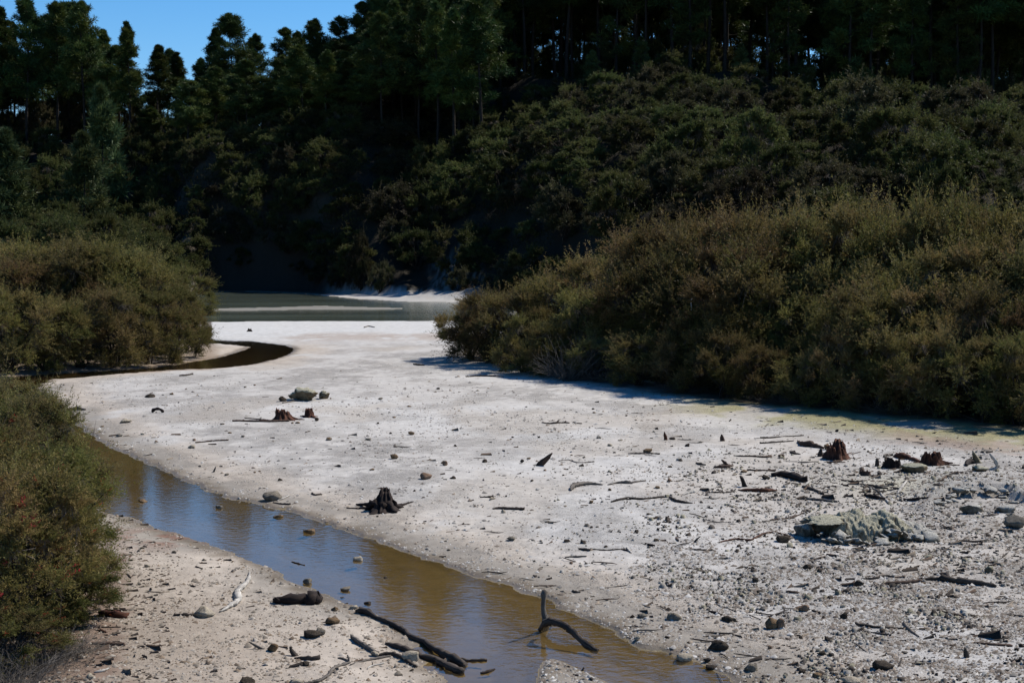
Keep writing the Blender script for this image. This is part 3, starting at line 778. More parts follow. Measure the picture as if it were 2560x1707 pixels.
# undergrowth on the slopes
def undergrowth():
    rng = np.random.default_rng(77)
    n = 3700
    u = np.concatenate([rng.uniform(-100, 2700, 2600), rng.uniform(470, 900, 1100)])
    par = [np.interp(u, _hu, _ht[:, j]) for j in range(7)]
    y = par[0] + 3 + (par[5] + 30 - par[0] - 3) * rng.random(n)
    x = (u - 1280) / FPX * y
    z = terrain(x, y)
    k = ~((u > 880) & (u < 1200) & (z < 5)) & (z > 0.5)
    x, y, z = x[k], y[k], z[k]
    m = 70
    wi = np.repeat(np.arange(len(x)), m)
    rr = rng.normal(size=(len(wi), 2)) * 0.9
    P = np.stack([x[wi] + rr[:, 0], y[wi] + rr[:, 1], z[wi] + rng.uniform(-0.2, 1.3, len(wi)) * np.exp(-(rr ** 2).sum(1) * 0.4)], 1)
    D = norm(rdir(rng, len(wi)) + np.array([0, 0, 0.8]))
    V, F = leaf_tris(rng, P, D, rng.uniform(0.25, 0.55, len(wi)), rng.uniform(0.06, 0.13, len(wi)))
    pal = np.array([(0.020, 0.024, 0.009), (0.028, 0.021, 0.011), (0.025, 0.028, 0.01)])
    t = pal[rng.integers(0, 3, len(x))][wi] * rng.uniform(0.7, 1.2, len(wi))[:, None]
    o = add("undergrowth", mesh_np("undergrowth", V, F, M_LEAF, False, np.repeat(t, 3, 0)), kind="stuff",
            label="low dark ferns and scrub between the shrubs on the far slopes", cat="undergrowth")
undergrowth()

# --- pines on the ridge
PN = [pine_meshes(400 + i, 25.0, [0.36, 0.46, 0.33, 0.50, 0.40, 0.34, 0.45][i], [4.4, 3.7, 4.7, 4.5, 3.5, 4.9, 4.0][i], 84, 10, 30, PAL_PINE, dead=14, conic=[0.65, 0.75, 0.6, 0.5, 0.85, 0.65, 0.7][i]) for i in range(7)]
PE = [pine_meshes(410 + i, 25.0, [0.12, 0.18][i], 4.6, 84, 7, 42, PAL_PINE, dead=6, conic=0.8) for i in range(2)]
PL = [pine_meshes(420 + i, 12.0, 0.12, 3.2, 60, 5, 40, PAL_LIGHTP, dead=2, conic=0.8) for i in range(2)]
def pine_at(x, y, H, meshes, label, group, base_h=25.0, w=None):
    z = Gz(x, y)
    s = H / base_h
    o = add("pine_tree", None, None, (x, y, z - 0.3), label, "pine tree", group)
    sw = w or max(0.75, min(1.2, s * rnd.uniform(0.9, 1.1)))
    o.rotation_euler = (0, 0, rnd.uniform(0, 6.28)); o.scale = (sw, sw, s)
    add("crown", meshes[0], o); add("trunk", meshes[1], o)
    ppts.append((x, y))
ppts = []
sky_tops = [(-60, 25, 232, 0), (8, 22, 226, 1), (45, 60, 236, 4), (78, 3, 224, 2), (118, 50, 240, 3), (155, 14, 226, 0), (180, 13, 233, 3), (218, 14, 224, 5), (250, 95, 238, 4),
            (272, 80, 240, 1), (333, 61, 222, 4), (402, 118, 226, 1), (425, 128, 236, 6), (449, 137, 230, 4), (505, 150, 240, 6), (548, 75, 238, 1), (588, 44, 221, 3), (640, 90, 234, 0),
            (716, 75, 224, 5), (760, 86, 230, 6), (804, 54, 222, 0), (858, 49, 228, 2), (900, 12, 222, 5), (935, 25, 236, 1), (966, -8, 221, 0)]
for i, (u, v, D, mi) in enumerate(sky_tops):
    x = (u - 1280) / FPX * D
    z = Gz(x, D)
    H = CH + (VH - v) * D / FPX - z + 0.4
    lab = "tall dark pine on the left ridge with its crown against the blue sky"
    if i == 16: lab = "broad-crowned pine with layered limbs standing right of the gap of sky"
    if i == 10: lab = "slim pointed pine standing alone left of the gap of sky"
    if i in (11, 12, 13): lab = "short pine with open crown in the gap of sky"
    pine_at(x, D, H, PN[mi], lab, "pines on the left ridge" if i not in (10, 16) else None)
tries = 0; cnt = 0; nl = 0
while cnt < 262 and tries < 30000:
    tries += 1
    u = rng.uniform(-120, 2700)
    if u < 960 and (nl > 85 or rng.random() < 0.3): continue
    dc = float(np.interp(u, _hu, _ht[:, 5]))
    front = u > 960 and rng.random() < 0.07
    y = dc + (rng.uniform(2, 7) if front else rng.uniform((-26 if u > 470 else -4) if u < 960 else 5, 30 if u < 960 else 62)); x = (u - 1280) / FPX * y
    if any((x - a) ** 2 + (y - b) ** 2 < 5.5 for a, b in ppts): continue
    z = Gz(x, y)
    mesh = PN[int(rng.integers(0, 7))]
    if u < 960:
        nl += 1
        lim = float(np.interp(u, [-200, 240, 330, 400, 470, 540, 600, 700, 800, 900, 960], [50, 50, 120, 165, 190, 150, 120, 120, 90, 55, 20]))
        H = CH + (VH - lim) * y / FPX - z - rng.uniform(0.5, 7)
        lab, grp = "dark pine standing behind the skyline pines of the left ridge", "pines on the left ridge"
        if rng.random() < 0.25: mesh = PE[int(rng.integers(0, 2))]
    elif front:
        H = rng.uniform(17, 27); mesh = PE[int(rng.integers(0, 2))]
        lab, grp = "dark pine with low branches at the front edge of the right forest", "pines of the forest on the right ridge"
    else:
        if y > dc + 38: mesh = PE[int(rng.integers(0, 2))]
        H = rng.uniform(23, 31); lab, grp = "tall dark pine with bare trunk in the forest above the scrub-covered slope", "pines of the forest on the right ridge"
    cnt += 1
    pine_at(x, y, H, mesh, lab, grp)
# dark understorey between the trunks
cnt = 0
for i in range(700):
    u = rng.uniform(-120, 2700)
    dc = float(np.interp(u, _hu, _ht[:, 5])); y = dc + rng.uniform(0, 62 if u > 960 else 26); x = (u - 1280) / FPX * y
    if u > 960 and y < dc + 12: continue
    if too_close(x, y, 3.2): continue
    pts.append((x, y)); cnt += 1
    s = rng.uniform(0.7, 1.3)
    shrub_thing("understorey_shrub", HS[int(rng.integers(0, 6))], (x, y, Gz(x, y) - 0.2), rng.uniform(0, 6.28), s, "dark shrub in the shade between the pine trunks on the ridge", "shrub", "understorey shrubs among the ridge pines", sz=s * rng.uniform(1.0, 2.1))
    if cnt >= 220: break
for i in range(300):
    u = rng.uniform(700, 1210)
    dc = float(np.interp(u, _hu, _ht[:, 5])); y = dc - rng.uniform(1, 27); x = (u - 1280) / FPX * y
    if any((x - a) ** 2 + (y - b) ** 2 < 10 for a, b in ppts): continue
    z = Gz(x, y)
    lim = float(np.interp(u, [700, 800, 900, 960, 1210], [110, 90, 40, -40, -80]))
    H = min(27.0, CH + (VH - lim) * y / FPX - z - rng.uniform(0, 5))
    pine_at(x, y, H, (PN + PE)[int(rng.integers(0, 9))], "dark pine stepping down the shaded slope above the black cliff", "pines stepping down the slope")
    if sum(1 for o in COL.objects if o.get("group") == "pines stepping down the slope") >= 34: break
# lower pines with foliage to the ground on the slope
for u, v0, tv, D, lab in [(262, 500, 215, 196, "bushy pine with foliage down to the ground on the left slope"), (215, 520, 330, 188, "smaller bushy pine in front of the bushy pine on the left slope"),
                     (1180, 240, 108, 205, "light green young pine at the edge of the dark forest"), (1075, 270, 150, 210, "small pine beside the light green young pine at the forest edge"),
                     (1600, 165, 95, 203, "small conical light green pine before the dark trunks"), (1845, 175, 112, 199, "rounded pale green young pine at the top of the scrub slope"),
                     (1478, 190, 128, 204, "thin pale sapling before the dark trunks left of the conical pine"), (15, 445, 320, 165, "yellowish young pine at the edge of the left slope"),
                     (1060, 420, 365, 190, "tiny green pine among the hillside shrubs")]:
    x = (u - 1280) / FPX * D; z = Gz(x, D)
    H = max(2.5, CH + (VH - tv) * D / FPX - z)
    pine_at(x, D, H, PL[rnd.randint(0, 1)], lab, None, 12.0, w=min(1.3, H / 12 * 1.2))
#__PART2__
# ------------------------------------------------------------------ driftwood, stumps, stones
_sd = [1000]
def nxt():
    _sd[0] += 1
    return _sd[0]
def resample(P, R, step):
    P = np.asarray(P, float); R = np.asarray(R, float)
    if len(P) == 2:
        P = np.array([P[0], (P[0] + P[1]) / 2, P[1]]); R = np.array([R[0], R.mean(), R[1]])
    L = np.linalg.norm(np.diff(P, axis=0), axis=1)
    Q, q = [], []
    E = np.concatenate([[2 * P[0] - P[1]], P, [2 * P[-1] - P[-2]]])
    for i in range(len(P) - 1):
        k = max(2, int(L[i] / step))
        for t in np.linspace(0, 1, k, endpoint=False):
            p0, p1, p2, p3 = E[i], E[i + 1], E[i + 2], E[i + 3]
            Q.append(0.5 * (2 * p1 + (p2 - p0) * t + (2 * p0 - 5 * p1 + 4 * p2 - p3) * t * t + (3 * p1 - p0 - 3 * p2 + p3) * t ** 3))
            q.append(R[i] * (1 - t) + R[i + 1] * t)
    Q.append(P[-1]); q.append(R[-1])
    return np.array(Q), np.array(q)
def wood_mesh(P, R, mat, nm="driftwood", jit=0.13):
    rng = np.random.default_rng(nxt())
    P, R = resample(P, R, max(0.03, float(np.mean(R)) * 1.3))
    R = R * (1 + 0.14 * rng.normal(size=len(R))).clip(0.7, 1.35)
    P = P + rng.normal(size=P.shape) * (R * 0.12)[:, None]
    V, F, gv = tube(P, R, 8, rng, jit)
    o = P.mean(0)
    n = len(P)
    # ragged ends
    V[:8] += rng.normal(size=(8, 3)) * R[0] * 0.3; V[(n - 1) * 8:n * 8] += rng.normal(size=(8, 3)) * R[-1] * 0.3
    lo = P[np.argmin(P[:, 2])]
    base = np.array([P[:, 0].mean(), P[:, 1].mean(), V[:, 2].min()])
    gv = gv + rng.uniform(0, 50)
    return mesh_np(nm, V - base, F, mat, True, None, gv), base
def path3(zone, pts, mode):
    """pts: (zx, zy, r_px[, height m]); returns 3-D points and radii in metres"""
    s = ZON[zone][2]
    out, rad = [], []
    if mode == 'lie':
        for q in pts:
            u, v = px(zone, q[0], q[1])
            g = G(u, v)
            sc = FPX / g[1]
            r = q[2] / s / sc
            h = q[3] if len(q) > 3 else r * 0.75
            out.append(G(u, v, h)); rad.append(r)
    elif mode == 'up':
        u, v = px(zone, pts[0][0], pts[0][1]); g = G(u, v); sc = FPX / g[1]
        for i, q in enumerate(pts):
            u, v = px(zone, q[0], q[1])
            p = on_y(u, v, g[1] + (q[3] if len(q) > 3 else 0))
            if i == 0: p[2] -= 0.05
            out.append(p); rad.append(q[2] / s / sc)
    elif mode == 'span':
        a = G(*px(zone, *pts[0][:2])); b = G(*px(zone, *pts[-1][:2]))
        L = np.concatenate([[0], np.cumsum([math.hypot(pts[i + 1][0] - pts[i][0], pts[i + 1][1] - pts[i][1]) for i in range(len(pts) - 1)])]); L /= L[-1]
        for q, t in zip(pts, L):
            y = a[1] * (1 - t) + b[1] * t
            u, v = px(zone, q[0], q[1]); out.append(on_y(u, v, y)); rad.append(q[2] / s / (FPX / y))
    return np.array(out), np.array(rad)
def wood(name, label, mat, zone, pts, mode='lie', sides=(), group=None, cat="driftwood"):
    P, R = path3(zone, pts, mode)
    me, base = wood_mesh(P, R, mat, name)
    o = add(name, me, None, base, label, cat, group)
    for sd in sides:
        smode = sd[0] if isinstance(sd[0], str) else mode
        sp = sd[1:] if isinstance(sd[0], str) else sd
        Ps, Rs = path3(zone, sp, smode)
        if smode == 'near':
            pass
        # root the side branch in the main stem
        j = np.argmin(np.linalg.norm(P - Ps[0], axis=1))
        Ps[0] = P[j] * 0.6 + Ps[0] * 0.4
        ms, bs = wood_mesh(Ps, Rs, mat, "side_branch")
        add("side_branch", ms, o, bs - base)
    return o
def ico(sub):
    bm = bmesh.new(); bmesh.ops.create_icosphere(bm, subdivisions=sub, radius=1.0)
    V = np.array([v.co[:] for v in bm.verts]); F = np.array([[v.index for v in f.verts] for f in bm.faces]); bm.free()
    return V, F
ICO = {k: ico(k) for k in (1, 2, 3, 4)}
def rock_shape(seed, sub=2, rough=0.25, cuts=6, freq=1.3, lump=0.0):
    rng = np.random.default_rng(seed)
    V, F = ICO[sub]; V = V.copy()
    off = Vector(rng.uniform(-50, 50, 3))
    q_, _r = np.linalg.qr(rng.normal(size=(3, 3)))
    if cuts > 2:
        W_ = V @ q_; W_ = np.sign(W_) * np.abs(W_) ** 0.55 * np.array([1.0, rng.uniform(0.75, 1.0), rng.uniform(0.7, 1.0)]); V = W_ @ q_.T
    for i in range(len(V)):
        p = Vector(V[i])
        d = 1 + rough * mnoise.fractal(p * freq + off, 1.0, 2.0, 4)
        if lump: d += lump * abs(mnoise.fractal(p * freq * 3.1 + off, 0.8, 2.1, 3))
        V[i] *= d
    for c in range(cuts):
        n = rdir(rng, 1)[0]; k = rng.uniform(0.42, 0.78)
        t = V @ n - k
        V = V - np.where(t > 0, t * 0.96, 0)[:, None] * n
    return V, F
def hull_shape(seed, npts=15, rough=0.06):
    rng = np.random.default_rng(seed)
    bm = bmesh.new()
    P = rdir(rng, npts) * rng.uniform(0.72, 1.0, npts)[:, None]
    for p in P: bm.verts.new(p)
    r = bmesh.ops.convex_hull(bm, input=list(bm.verts))
    loose = [v for v in bm.verts if not v.link_faces]
    bmesh.ops.delete(bm, geom=loose, context='VERTS')
    bmesh.ops.subdivide_edges(bm, edges=list(bm.edges), cuts=2, use_grid_fill=True)
    bmesh.ops.triangulate(bm, faces=list(bm.faces))
    off = Vector(rng.uniform(-50, 50, 3))
    for v in bm.verts:
        v.co *= 1 + rough * mnoise.fractal(v.co * 3.0 + off, 0.8, 2.0, 3)
    bm.verts.index_update()
    V = np.array([v.co[:] for v in bm.verts]); F = np.array([[v.index for v in f.verts] for f in bm.faces]); bm.free()
    return V, F
def rock(name, label, mat, zone, x0, x1, y0, y1, sub=2, depth=0.85, group=None, cat="stone", rough=0.32, cuts=9, lump=0.05, sink=0.22, smooth=False):
    """stone whose outline fills the zone box x0..x1, y0..y1; base on the ground seen at the bottom"""
    u, v = px(zone, (x0 + x1) / 2, y1)
    g = G(u, v)
    sc = FPX / g[1] * ZON[zone][2]
    w = (x1 - x0) / sc
    h = (y1 - y0) / sc
    dep = w * depth
    cy = g[1] + dep * 0.42
    h = max(0.35 * w, h - dep * 0.13 * 1.0)
    V, F = rock_shape(nxt(), sub, rough, cuts, lump=lump) if cuts <= 3 else hull_shape(nxt(), 13 + 2 * sub, 0.05 + lump * 0.8)
    mn, mx = V.min(0), V.max(0)
    V = (V - (mn + mx) / 2) / ((mx - mn) / 2)
    V = V * np.array([w / 2, dep / 2, h * (1 + sink) / 2])
    V[:, 2] += h * (1 - sink) / 2
    me = mesh_np(name, V, F, mat, smooth)
    x = g[0] * cy / g[1]
    return add(name, me, None, (x, cy, Gz(x, cy) if sink else g[2]), label, cat, group)
def stump(label, mat, zone, xc, yb, w, h, roots, group=None, taper=0.55, jag=0.45, hollow=True):
    """rotten stump: fluted ragged shell with spreading roots. roots: zone-pixel offsets of root tips"""
    u, v = px(zone, xc, yb); g = G(u, v); sc = FPX / g[1] * ZON[zone][2]
    R, Hh = w / sc / 2, h / sc
    cy = g[1] + R * 0.6; cx = g[0] * cy / g[1]; cz = Gz(cx, cy)
    rng = np.random.default_rng(nxt())
    n, m = 44, 9
    ang = np.linspace(0, 2 * np.pi, n, endpoint=False)
    def ring(f, sd): return vnoise(np.cos(ang) * f + 7.3 * sd, np.sin(ang) * f + 3.1 * sd, sd)
    q = nxt()
    fl = 0.72 + 0.40 * ring(1.6, q) + 0.26 * ring(4.5, q + 1) + 0.06 * rng.normal(size=n)
    tp = 0.75 * ring(1.1, q + 2) + 0.35 * ring(5.0, q + 3)
    tp = (tp - tp.min()) / (tp.max() - tp.min())
    top = Hh * (1 - jag * 1.3 * tp ** 1.8)
    top = np.maximum(top, 0.22 * Hh)
    lean = rng.normal(size=2) * 0.18 * R
    V, gv = [], []
    for j in range(m):
        t = j / (m - 1)
        rr = R * (1 - (1 - taper) * t ** 0.6) * (1 + 0.5 * (1 - t) ** 3)
        for i in range(n):
            r = rr * (1 + (fl[i] - 1) * (0.7 + 0.5 * (1 - t)))
            r *= 1 + 0.10 * math.sin(9 * t + i * 1.7)
            V.append((math.cos(ang[i]) * r + lean[0] * t, math.sin(ang[i]) * r + lean[1] * t, -0.04 + (top[i] + 0.04) * t)); gv.append((t * Hh * 1.2, math.cos(ang[i]) * 0.25, math.sin(ang[i]) * 0.25))
    for j in range(1, 4):      # inside of the rotten shell
        for i in range(n):
            r = R * taper * fl[i] * (0.72 - 0.22 * (j - 1))
            V.append((math.cos(ang[i]) * r + lean[0], math.sin(ang[i]) * r + lean[1], top[i] * (0.95 - 0.2 * j) if hollow else top[i] * (1 - 0.02 * j))); gv.append((Hh + j * .1, math.cos(ang[i]) * .1, math.sin(ang[i]) * .1))
    idx = np.arange((m + 3) * n).reshape(m + 3, n); nx = np.roll(idx, -1, 1)
    F = np.stack([idx[:-1], nx[:-1], nx[1:], idx[1:]], -1).reshape(-1, 4)
    c = len(V); V.append((0, 0, Hh * 0.25 if hollow else Hh * 0.6)); gv.append((0, 0, 0))
    F = np.concatenate([F, np.array([[idx[-1, i], idx[-1, (i + 1) % n], idx[-1, (i + 2) % n], c] for i in range(0, n, 2)])])
    o = add("tree_stump", mesh_np("tree_stump", np.array(V), F, mat, False, None, np.array(gv)), None, (cx, cy, cz), label, "stump", group)
    for (tx, ty, r0) in roots:
        tip = G(*px(zone, tx, ty)); tip[2] += 0.01
        d = tip - np.array([cx, cy, cz]); d[2] = 0
        L = np.linalg.norm(d); d /= max(L, 1e-6)
        st = np.array([cx, cy, cz]) + d * R * 0.55 + np.array([0, 0, Hh * 0.28])
        mid = np.array([cx, cy, cz]) + d * min(L * 0.6, R * 1.25) + np.array([0, 0, r0 / sc * 0.9])
        P = np.array([st, mid, tip]); rr = np.array([r0 * 1.5, r0, r0 * 0.35]) / sc
        me, b = wood_mesh(P, rr, mat, "root", 0.2)
        add("root", me, o, b - np.array([cx, cy, cz]))
    return o
def shard(name, label, mat, zone, base, tip, w, thick=0.35, dy=0.0, group=None, cat="driftwood"):
    """upright splinter of wood: broad ragged base, pointed or broken tip"""
    u, v = px(zone, *base); g = G(u, v); sc = FPX / g[1] * ZON[zone][2]
    t = on_y(*px(zone, *tip), g[1] + dy)
    b = g.copy(); b[2] -= 0.04
    rng = np.random.default_rng(nxt())
    ax = t - b; L = np.linalg.norm(ax); ax /= L
    side = norm(np.cross(ax, np.array([0, 1.0, 0]))[None])[0]; nrm = np.cross(side, ax)
    W = w / sc / 2
    prof = [(0, 1.15), (0.15, 1.0), (0.4, 0.92), (0.65, 0.75), (0.85, 0.5), (1.0, 0.22)]
    V, gv = [], []
    for t_, q in prof:
        for sx, sy in ((-1, -0.4), (-0.35, -1), (0.45, -0.9), (1, -0.1), (0.5, 0.9), (-0.5, 1)):
            p = b + ax * L * (t_ + 0.05 * rng.normal() * (t_ > 0.6)) + side * W * q * sx * (1 + 0.12 * rng.normal()) + nrm * W * thick * q * sy * (1 + 0.15 * rng.normal())
            V.append(p); gv.append((t_ * L, sx * 0.1, sy * 0.1))
    k, n = len(prof), 6
    idx = np.arange(k * n).reshape(k, n); nx = np.roll(idx, -1, 1)
    F = np.stack([idx[:-1], nx[:-1], nx[1:], idx[1:]], -1).reshape(-1, 4)
    F = np.concatenate([F, [[idx[-1, 0], idx[-1, 1], idx[-1, 2], idx[-1, 3]], [idx[-1, 0], idx[-1, 3], idx[-1, 4], idx[-1, 5]]]])
    return add(name, mesh_np(name, np.array(V) - b, F, mat, False, None, np.array(gv) + rng.uniform(0, 30)), None, b, label, cat, group)

# --- near bank and stream
wood("driftwood_branch", "long dark knotted branch lying along the water's edge with a forked root end", M_DARKW, 'B',
     [(808, 1072, 22), (870, 1085, 24), (925, 1120, 14), (1010, 1155, 17), (1090, 1195, 20), (1150, 1240, 17), (1185, 1262, 18), (1250, 1285, 22), (1320, 1335, 24), (1390, 1375, 26), (1460, 1400, 34), (1525, 1440, 24)],
     sides=[[(1480, 1400, 18), (1560, 1412, 12), (1675, 1408, 14)]])
wood("driftwood_log", "straight dark log beside the long knotted branch, one end in the water", M_DARKW, 'B', [(988, 1293, 12), (1060, 1315, 18), (1150, 1345, 18), (1230, 1380, 20), (1330, 1405, 24), (1420, 1450, 26), (1512, 1490, 20)])
wood("driftwood_log", "short pale grey log lying on the sand left of the dark logs", M_GREYW, 'B', [(758, 1253, 15), (830, 1300, 18), (900, 1345, 15), (940, 1362, 12)])
wood("driftwood_branch", "dark curved branch touching the white stone among the logs", M_DARKW, 'B', [(930, 1378, 10), (1000, 1365, 14), (1060, 1375, 16), (1130, 1410, 14), (1197, 1455, 10)])
wood("driftwood_stick", "long thin straight pale stick resting on the sandy bank", M_GREYW, 'B', [(750, 1442, 5), (880, 1407, 8), (1027, 1381, 7)])
wood("driftwood_stick", "small white forked twig below the straight pale stick", M_WHITEW, 'B', [(865, 1470, 4), (890, 1450, 5), (980, 1430, 4)])
wood("driftwood_branch", "pinkish crooked root on the sand with a stub pointing up", M_GREYW, 'B', [(745, 1425, 9), (700, 1440, 11), (650, 1455, 13), (620, 1482, 13), (600, 1512, 12), (540, 1547, 13), (430, 1572, 11)],
     sides=[['up', (735, 1430, 8), (738, 1400, 7), (730, 1374, 4)], [(740, 1412, 8), (705, 1400, 8), (668, 1394, 6)]])
wood("driftwood_log", "thick dark rotten log on the sandy bank with a pale broken patch", M_BLACKW, 'B', [(232, 1000, 18), (280, 1003, 30), (350, 1000, 38), (430, 998, 38), (490, 992, 46), (538, 995, 44)], sides=[['up', (262, 1030, 14), (250, 1000, 14), (235, 985, 6)]])
shard("wood_splinter", "grey wedge of wood lying on the sand left of a brown stone", M_GREYW, 'B', (178, 1333), (62, 1287), 26, 0.6)
wood("driftwood_chunk", "small curved dark chunk standing up on the sand", M_DARKW, 'B', [(395, 1382, 16), (362, 1362, 17), (345, 1335, 12), (342, 1318, 7)], 'up')
wood("driftwood_stick", "short dark log with broken end behind a brown lump", M_DARKW, 'B', [(370, 1397, 6), (430, 1398, 13), (500, 1398, 18), (540, 1394, 16)])
wood("driftwood_stick", "thin dark twig standing in the shallow stream below the blue reflection", M_DARKW, 'B', [(350, 745, 4), (390, 755, 6), (438, 768, 4)])
wood("driftwood_branch", "dark arched branch standing in the stream with an upright grey stem", M_DARKW, 'C', [(412, 1205, 17), (425, 1170, 18), (475, 1148, 20), (555, 1172, 19), (620, 1210, 20), (680, 1270, 20), (740, 1320, 22), (795, 1352, 15)], 'span')
P0 = G(*px('C', 455, 1170))
wood("driftwood_branch", "weathered grey stem standing upright on the arched branch in the stream", M_GREYW, 'C', [(455, 1172, 24), (442, 1120, 22), (433, 1060, 19), (430, 1000, 17), (443, 935, 14)], 'up')
wood("driftwood_stick", "dark short stick floating at the tip of the sand spit in the stream", M_BLACKW, 'C', [(5, 1502, 9), (50, 1490, 12), (98, 1472, 7)])
wood("driftwood_stick", "black chunk of bark in the stream beside the root end of the long branch", M_BLACKW, 'C', [(0, 1408, 14), (45, 1412, 9)])
wood("driftwood_chunk", "small dark wood chip standing on the sand spit", M_DARKW, 'C', [(690, 1482, 10), (700, 1470, 8), (708, 1460, 4)], 'up')
wood("driftwood_stick", "small dark stick lying flat on the sand spit", M_DARKW, 'C', [(632, 1510, 7), (668, 1512, 7)])
wood("driftwood_branch", "bleached white twisted branch on the left sandy bank", M_WHITEW, 'A', [(1697, 815, 6), (1685, 870, 14), (1650, 910, 19), (1612, 945, 21), (1622, 1000, 22), (1575, 1035, 20), (1495, 1082, 7)])
wood("driftwood_log", "reddish-brown short log lying at the foot of the near green shrub", M_REDW, 'A', [(672, 1090, 20), (770, 1100, 25), (862, 1112, 22)])
wood("driftwood_stick", "thin dark stick lying right behind the reddish-brown log", M_BLACKW, 'A', [(715, 1072, 6), (800, 1072, 7), (875, 1070, 4)])
wood("driftwood_log", "dark brown straight log on the sand before the near green shrub", M_BROWNW, 'A', [(627, 1298, 9), (730, 1300, 13), (845, 1302, 12)])
wood("driftwood_chunk", "rusty red chip of wood on the sand between two logs", M_REDW, 'A', [(672, 1212, 10), (695, 1210, 13), (716, 1222, 8)])
wood("driftwood_stick", "dark short log leaning against the big pale rock on the left bank", M_DARKW, 'A', [(1183, 1105, 11), (1250, 1103, 10), (1315, 1102, 9)])
wood("driftwood_stick", "small bone-pale stick with a raised end near the stream", M_GREYW, 'A', [(1577, 808, 9), (1600, 795, 8), (1628, 785, 6)])
wood("driftwood_stick", "white broken stick at the foot of the dead twigs", M_WHITEW, 'A', [(640, 1492, 6), (690, 1485, 9), (742, 1465, 5)])
for q in [[(1328, 775, 5), (1375, 790, 5)], [(868, 828, 5), (890, 852, 4)], [(1295, 905, 7), (1328, 910, 6)], [(820, 1225, 4), (760, 1228, 5)], [(1010, 945, 3), (1095, 950, 3)], [(690, 1188, 3), (820, 1186, 3)], [(745, 845, 4), (820, 850, 4)]]:
    wood("driftwood_stick", "small dark twig lying on the left sandy bank", M_DARKW, 'A', q, group="twigs on the left sandy bank")
rock("boulder", "big pale angular rock on the left sandy bank beside the bleached branch", M_RPALE, 'A', 1310, 1470, 1038, 1126, 3, 0.8)
for q, lab in [((980, 1020, 757, 781), "white stone on the sandy bank near the red-brown litter"), ((935, 962, 884, 901), "small white stone on the sandy bank below the other white stone"), ((575, 637, 1493, 1545), "white crusted stone among the dead twigs of the near shrub")]:
    rock("stone", lab, M_RPALE, 'A', *q)
rock("stone", "flat grey stone on the bank beside the stream's red-brown litter", M_RGREY, 'A', 1168, 1202, 663, 686)
rock("stone", "brown rock breaking the water beside the brown near shrub", M_RTAN, 'A', 935, 1008, 312, 342)
rock("stone", "small pointed rock standing in the stream beside the blue reflection", M_RGREY, 'A', 1466, 1515, 353, 386)
for q, m, lab in [((578, 682, 1113, 1172), M_RTAN, "tan angular rock on the sandy bank below the rotten log"), ((515, 582, 1188, 1242), M_RGREY, "rounded grey stone next to a dark slab on the sand"),
                  ((430, 566, 1224, 1266), M_RDARK, "flat dark slab lying on the sand"), ((185, 262, 1290, 1357), M_RTAN, "brown blocky stone beside the grey wood wedge"), ((415, 472, 1414, 1452), M_RDARK, "dark brown lump on the sand under the short log"),
                  ((3, 106, 1519, 1575), M_RDARK, "dark weathered rock at the lower rim of the sandy bank"), ((424, 487, 848, 896), M_RGREY, "grey rock at the edge of the stream"), ((679, 751, 908, 947), M_RGREY, "grey rock standing in the shallow stream off the sandy bank"),
                  ((743, 803, 1033, 1068), M_RPALE, "pale rock touching the knotted end of the long branch"), ((840, 892, 1004, 1036), M_RDARK, "dark stone in the shallow water by the long branch"), ((613, 667, 1044, 1080), M_RTAN, "small brown stone between the rotten log and the water"),
                  ((1098, 1217, 1343, 1425), M_RPALE, "white stone wedged between the dark logs"), ((1368, 1432, 1388, 1426), M_RPINK, "pinkish stone lying between the two dark logs"), ((886, 952, 1343, 1388), M_RPALE, "small white stone at the end of the pale grey log"),
                  ((338, 432, 1538, 1578), M_RPALE, "pale broken stone beside the pinkish crooked root"), ((150, 287, 264, 334), M_RGREY, "large grey rock on the damp gravel of the far bank"), ((765, 837, 699, 742), M_RPALE, "white rock standing in the middle of the stream"),
                  ((223, 300, 425, 447), M_RTAN, "flat brown stone in the stream near the far bank"), ((425, 512, 521, 552), M_RTAN, "low tan stone awash in the stream"), ((972, 1002, 838, 857), M_RDARK, "tiny dark stone in mid stream"),
                  ((1220, 1307, 134, 187), M_RPINK, "rounded pinkish stone with white top on the gravel behind the black stump"), ((1368, 1412, 53, 92), M_RPINK, "upright pinkish stone on the gravel flat"), ((1020, 1077, 8, 47), M_RTAN, "angular brown stone on the gravel behind the black stump"),
                  ((1643, 1682, 44, 71), M_RDARK, "square dark stone on the gravel flat"), ((680, 715, 978, 994), M_RDARK, "flat dark stone just under the water by the rotten log")]:
    rock("stone", lab, m, 'B', *q)

# --- the flat: stumps and larger driftwood
stump("black rotten stump with spreading roots on the gravel beside the stream", M_BLACKW, 'E', 1690, 1462, 270, 195, [(1345, 1436, 12), (1440, 1405, 30), (1520, 1450, 34), (1960, 1376, 12), (1870, 1425, 30), (1560, 1478, 26), (1800, 1478, 28), (1650, 1486, 26), (1900, 1400, 18)], taper=0.36, jag=0.38)
stump("red-brown stump with a long root in the middle of the flat", M_REDW, 'E', 775, 632, 180, 118, [(900, 620, 16), (960, 622, 8), (690, 612, 14)], taper=0.6)
wood("driftwood_log", "long thin dark root lying left of the red-brown stump", M_BROWNW, 'E', [(302, 630, 9), (450, 632, 9), (620, 634, 10), (820, 630, 9)], sides=[[(700, 622, 6), (560, 618, 6), (410, 606, 5)]])
stump("small dark red stump with jagged top beside the red-brown stump", M_REDW, 'E', 1005, 600, 95, 82, [(1085, 592, 6), (920, 588, 8), (1075, 612, 10)], taper=0.7)
rock("boulder", "sulphur-crusted mound with pale green top on the flat", M_SULPH, 'E', 800, 1100, 292, 450, 4, 0.9, cat="boulder", rough=0.45, cuts=1, lump=0.5)
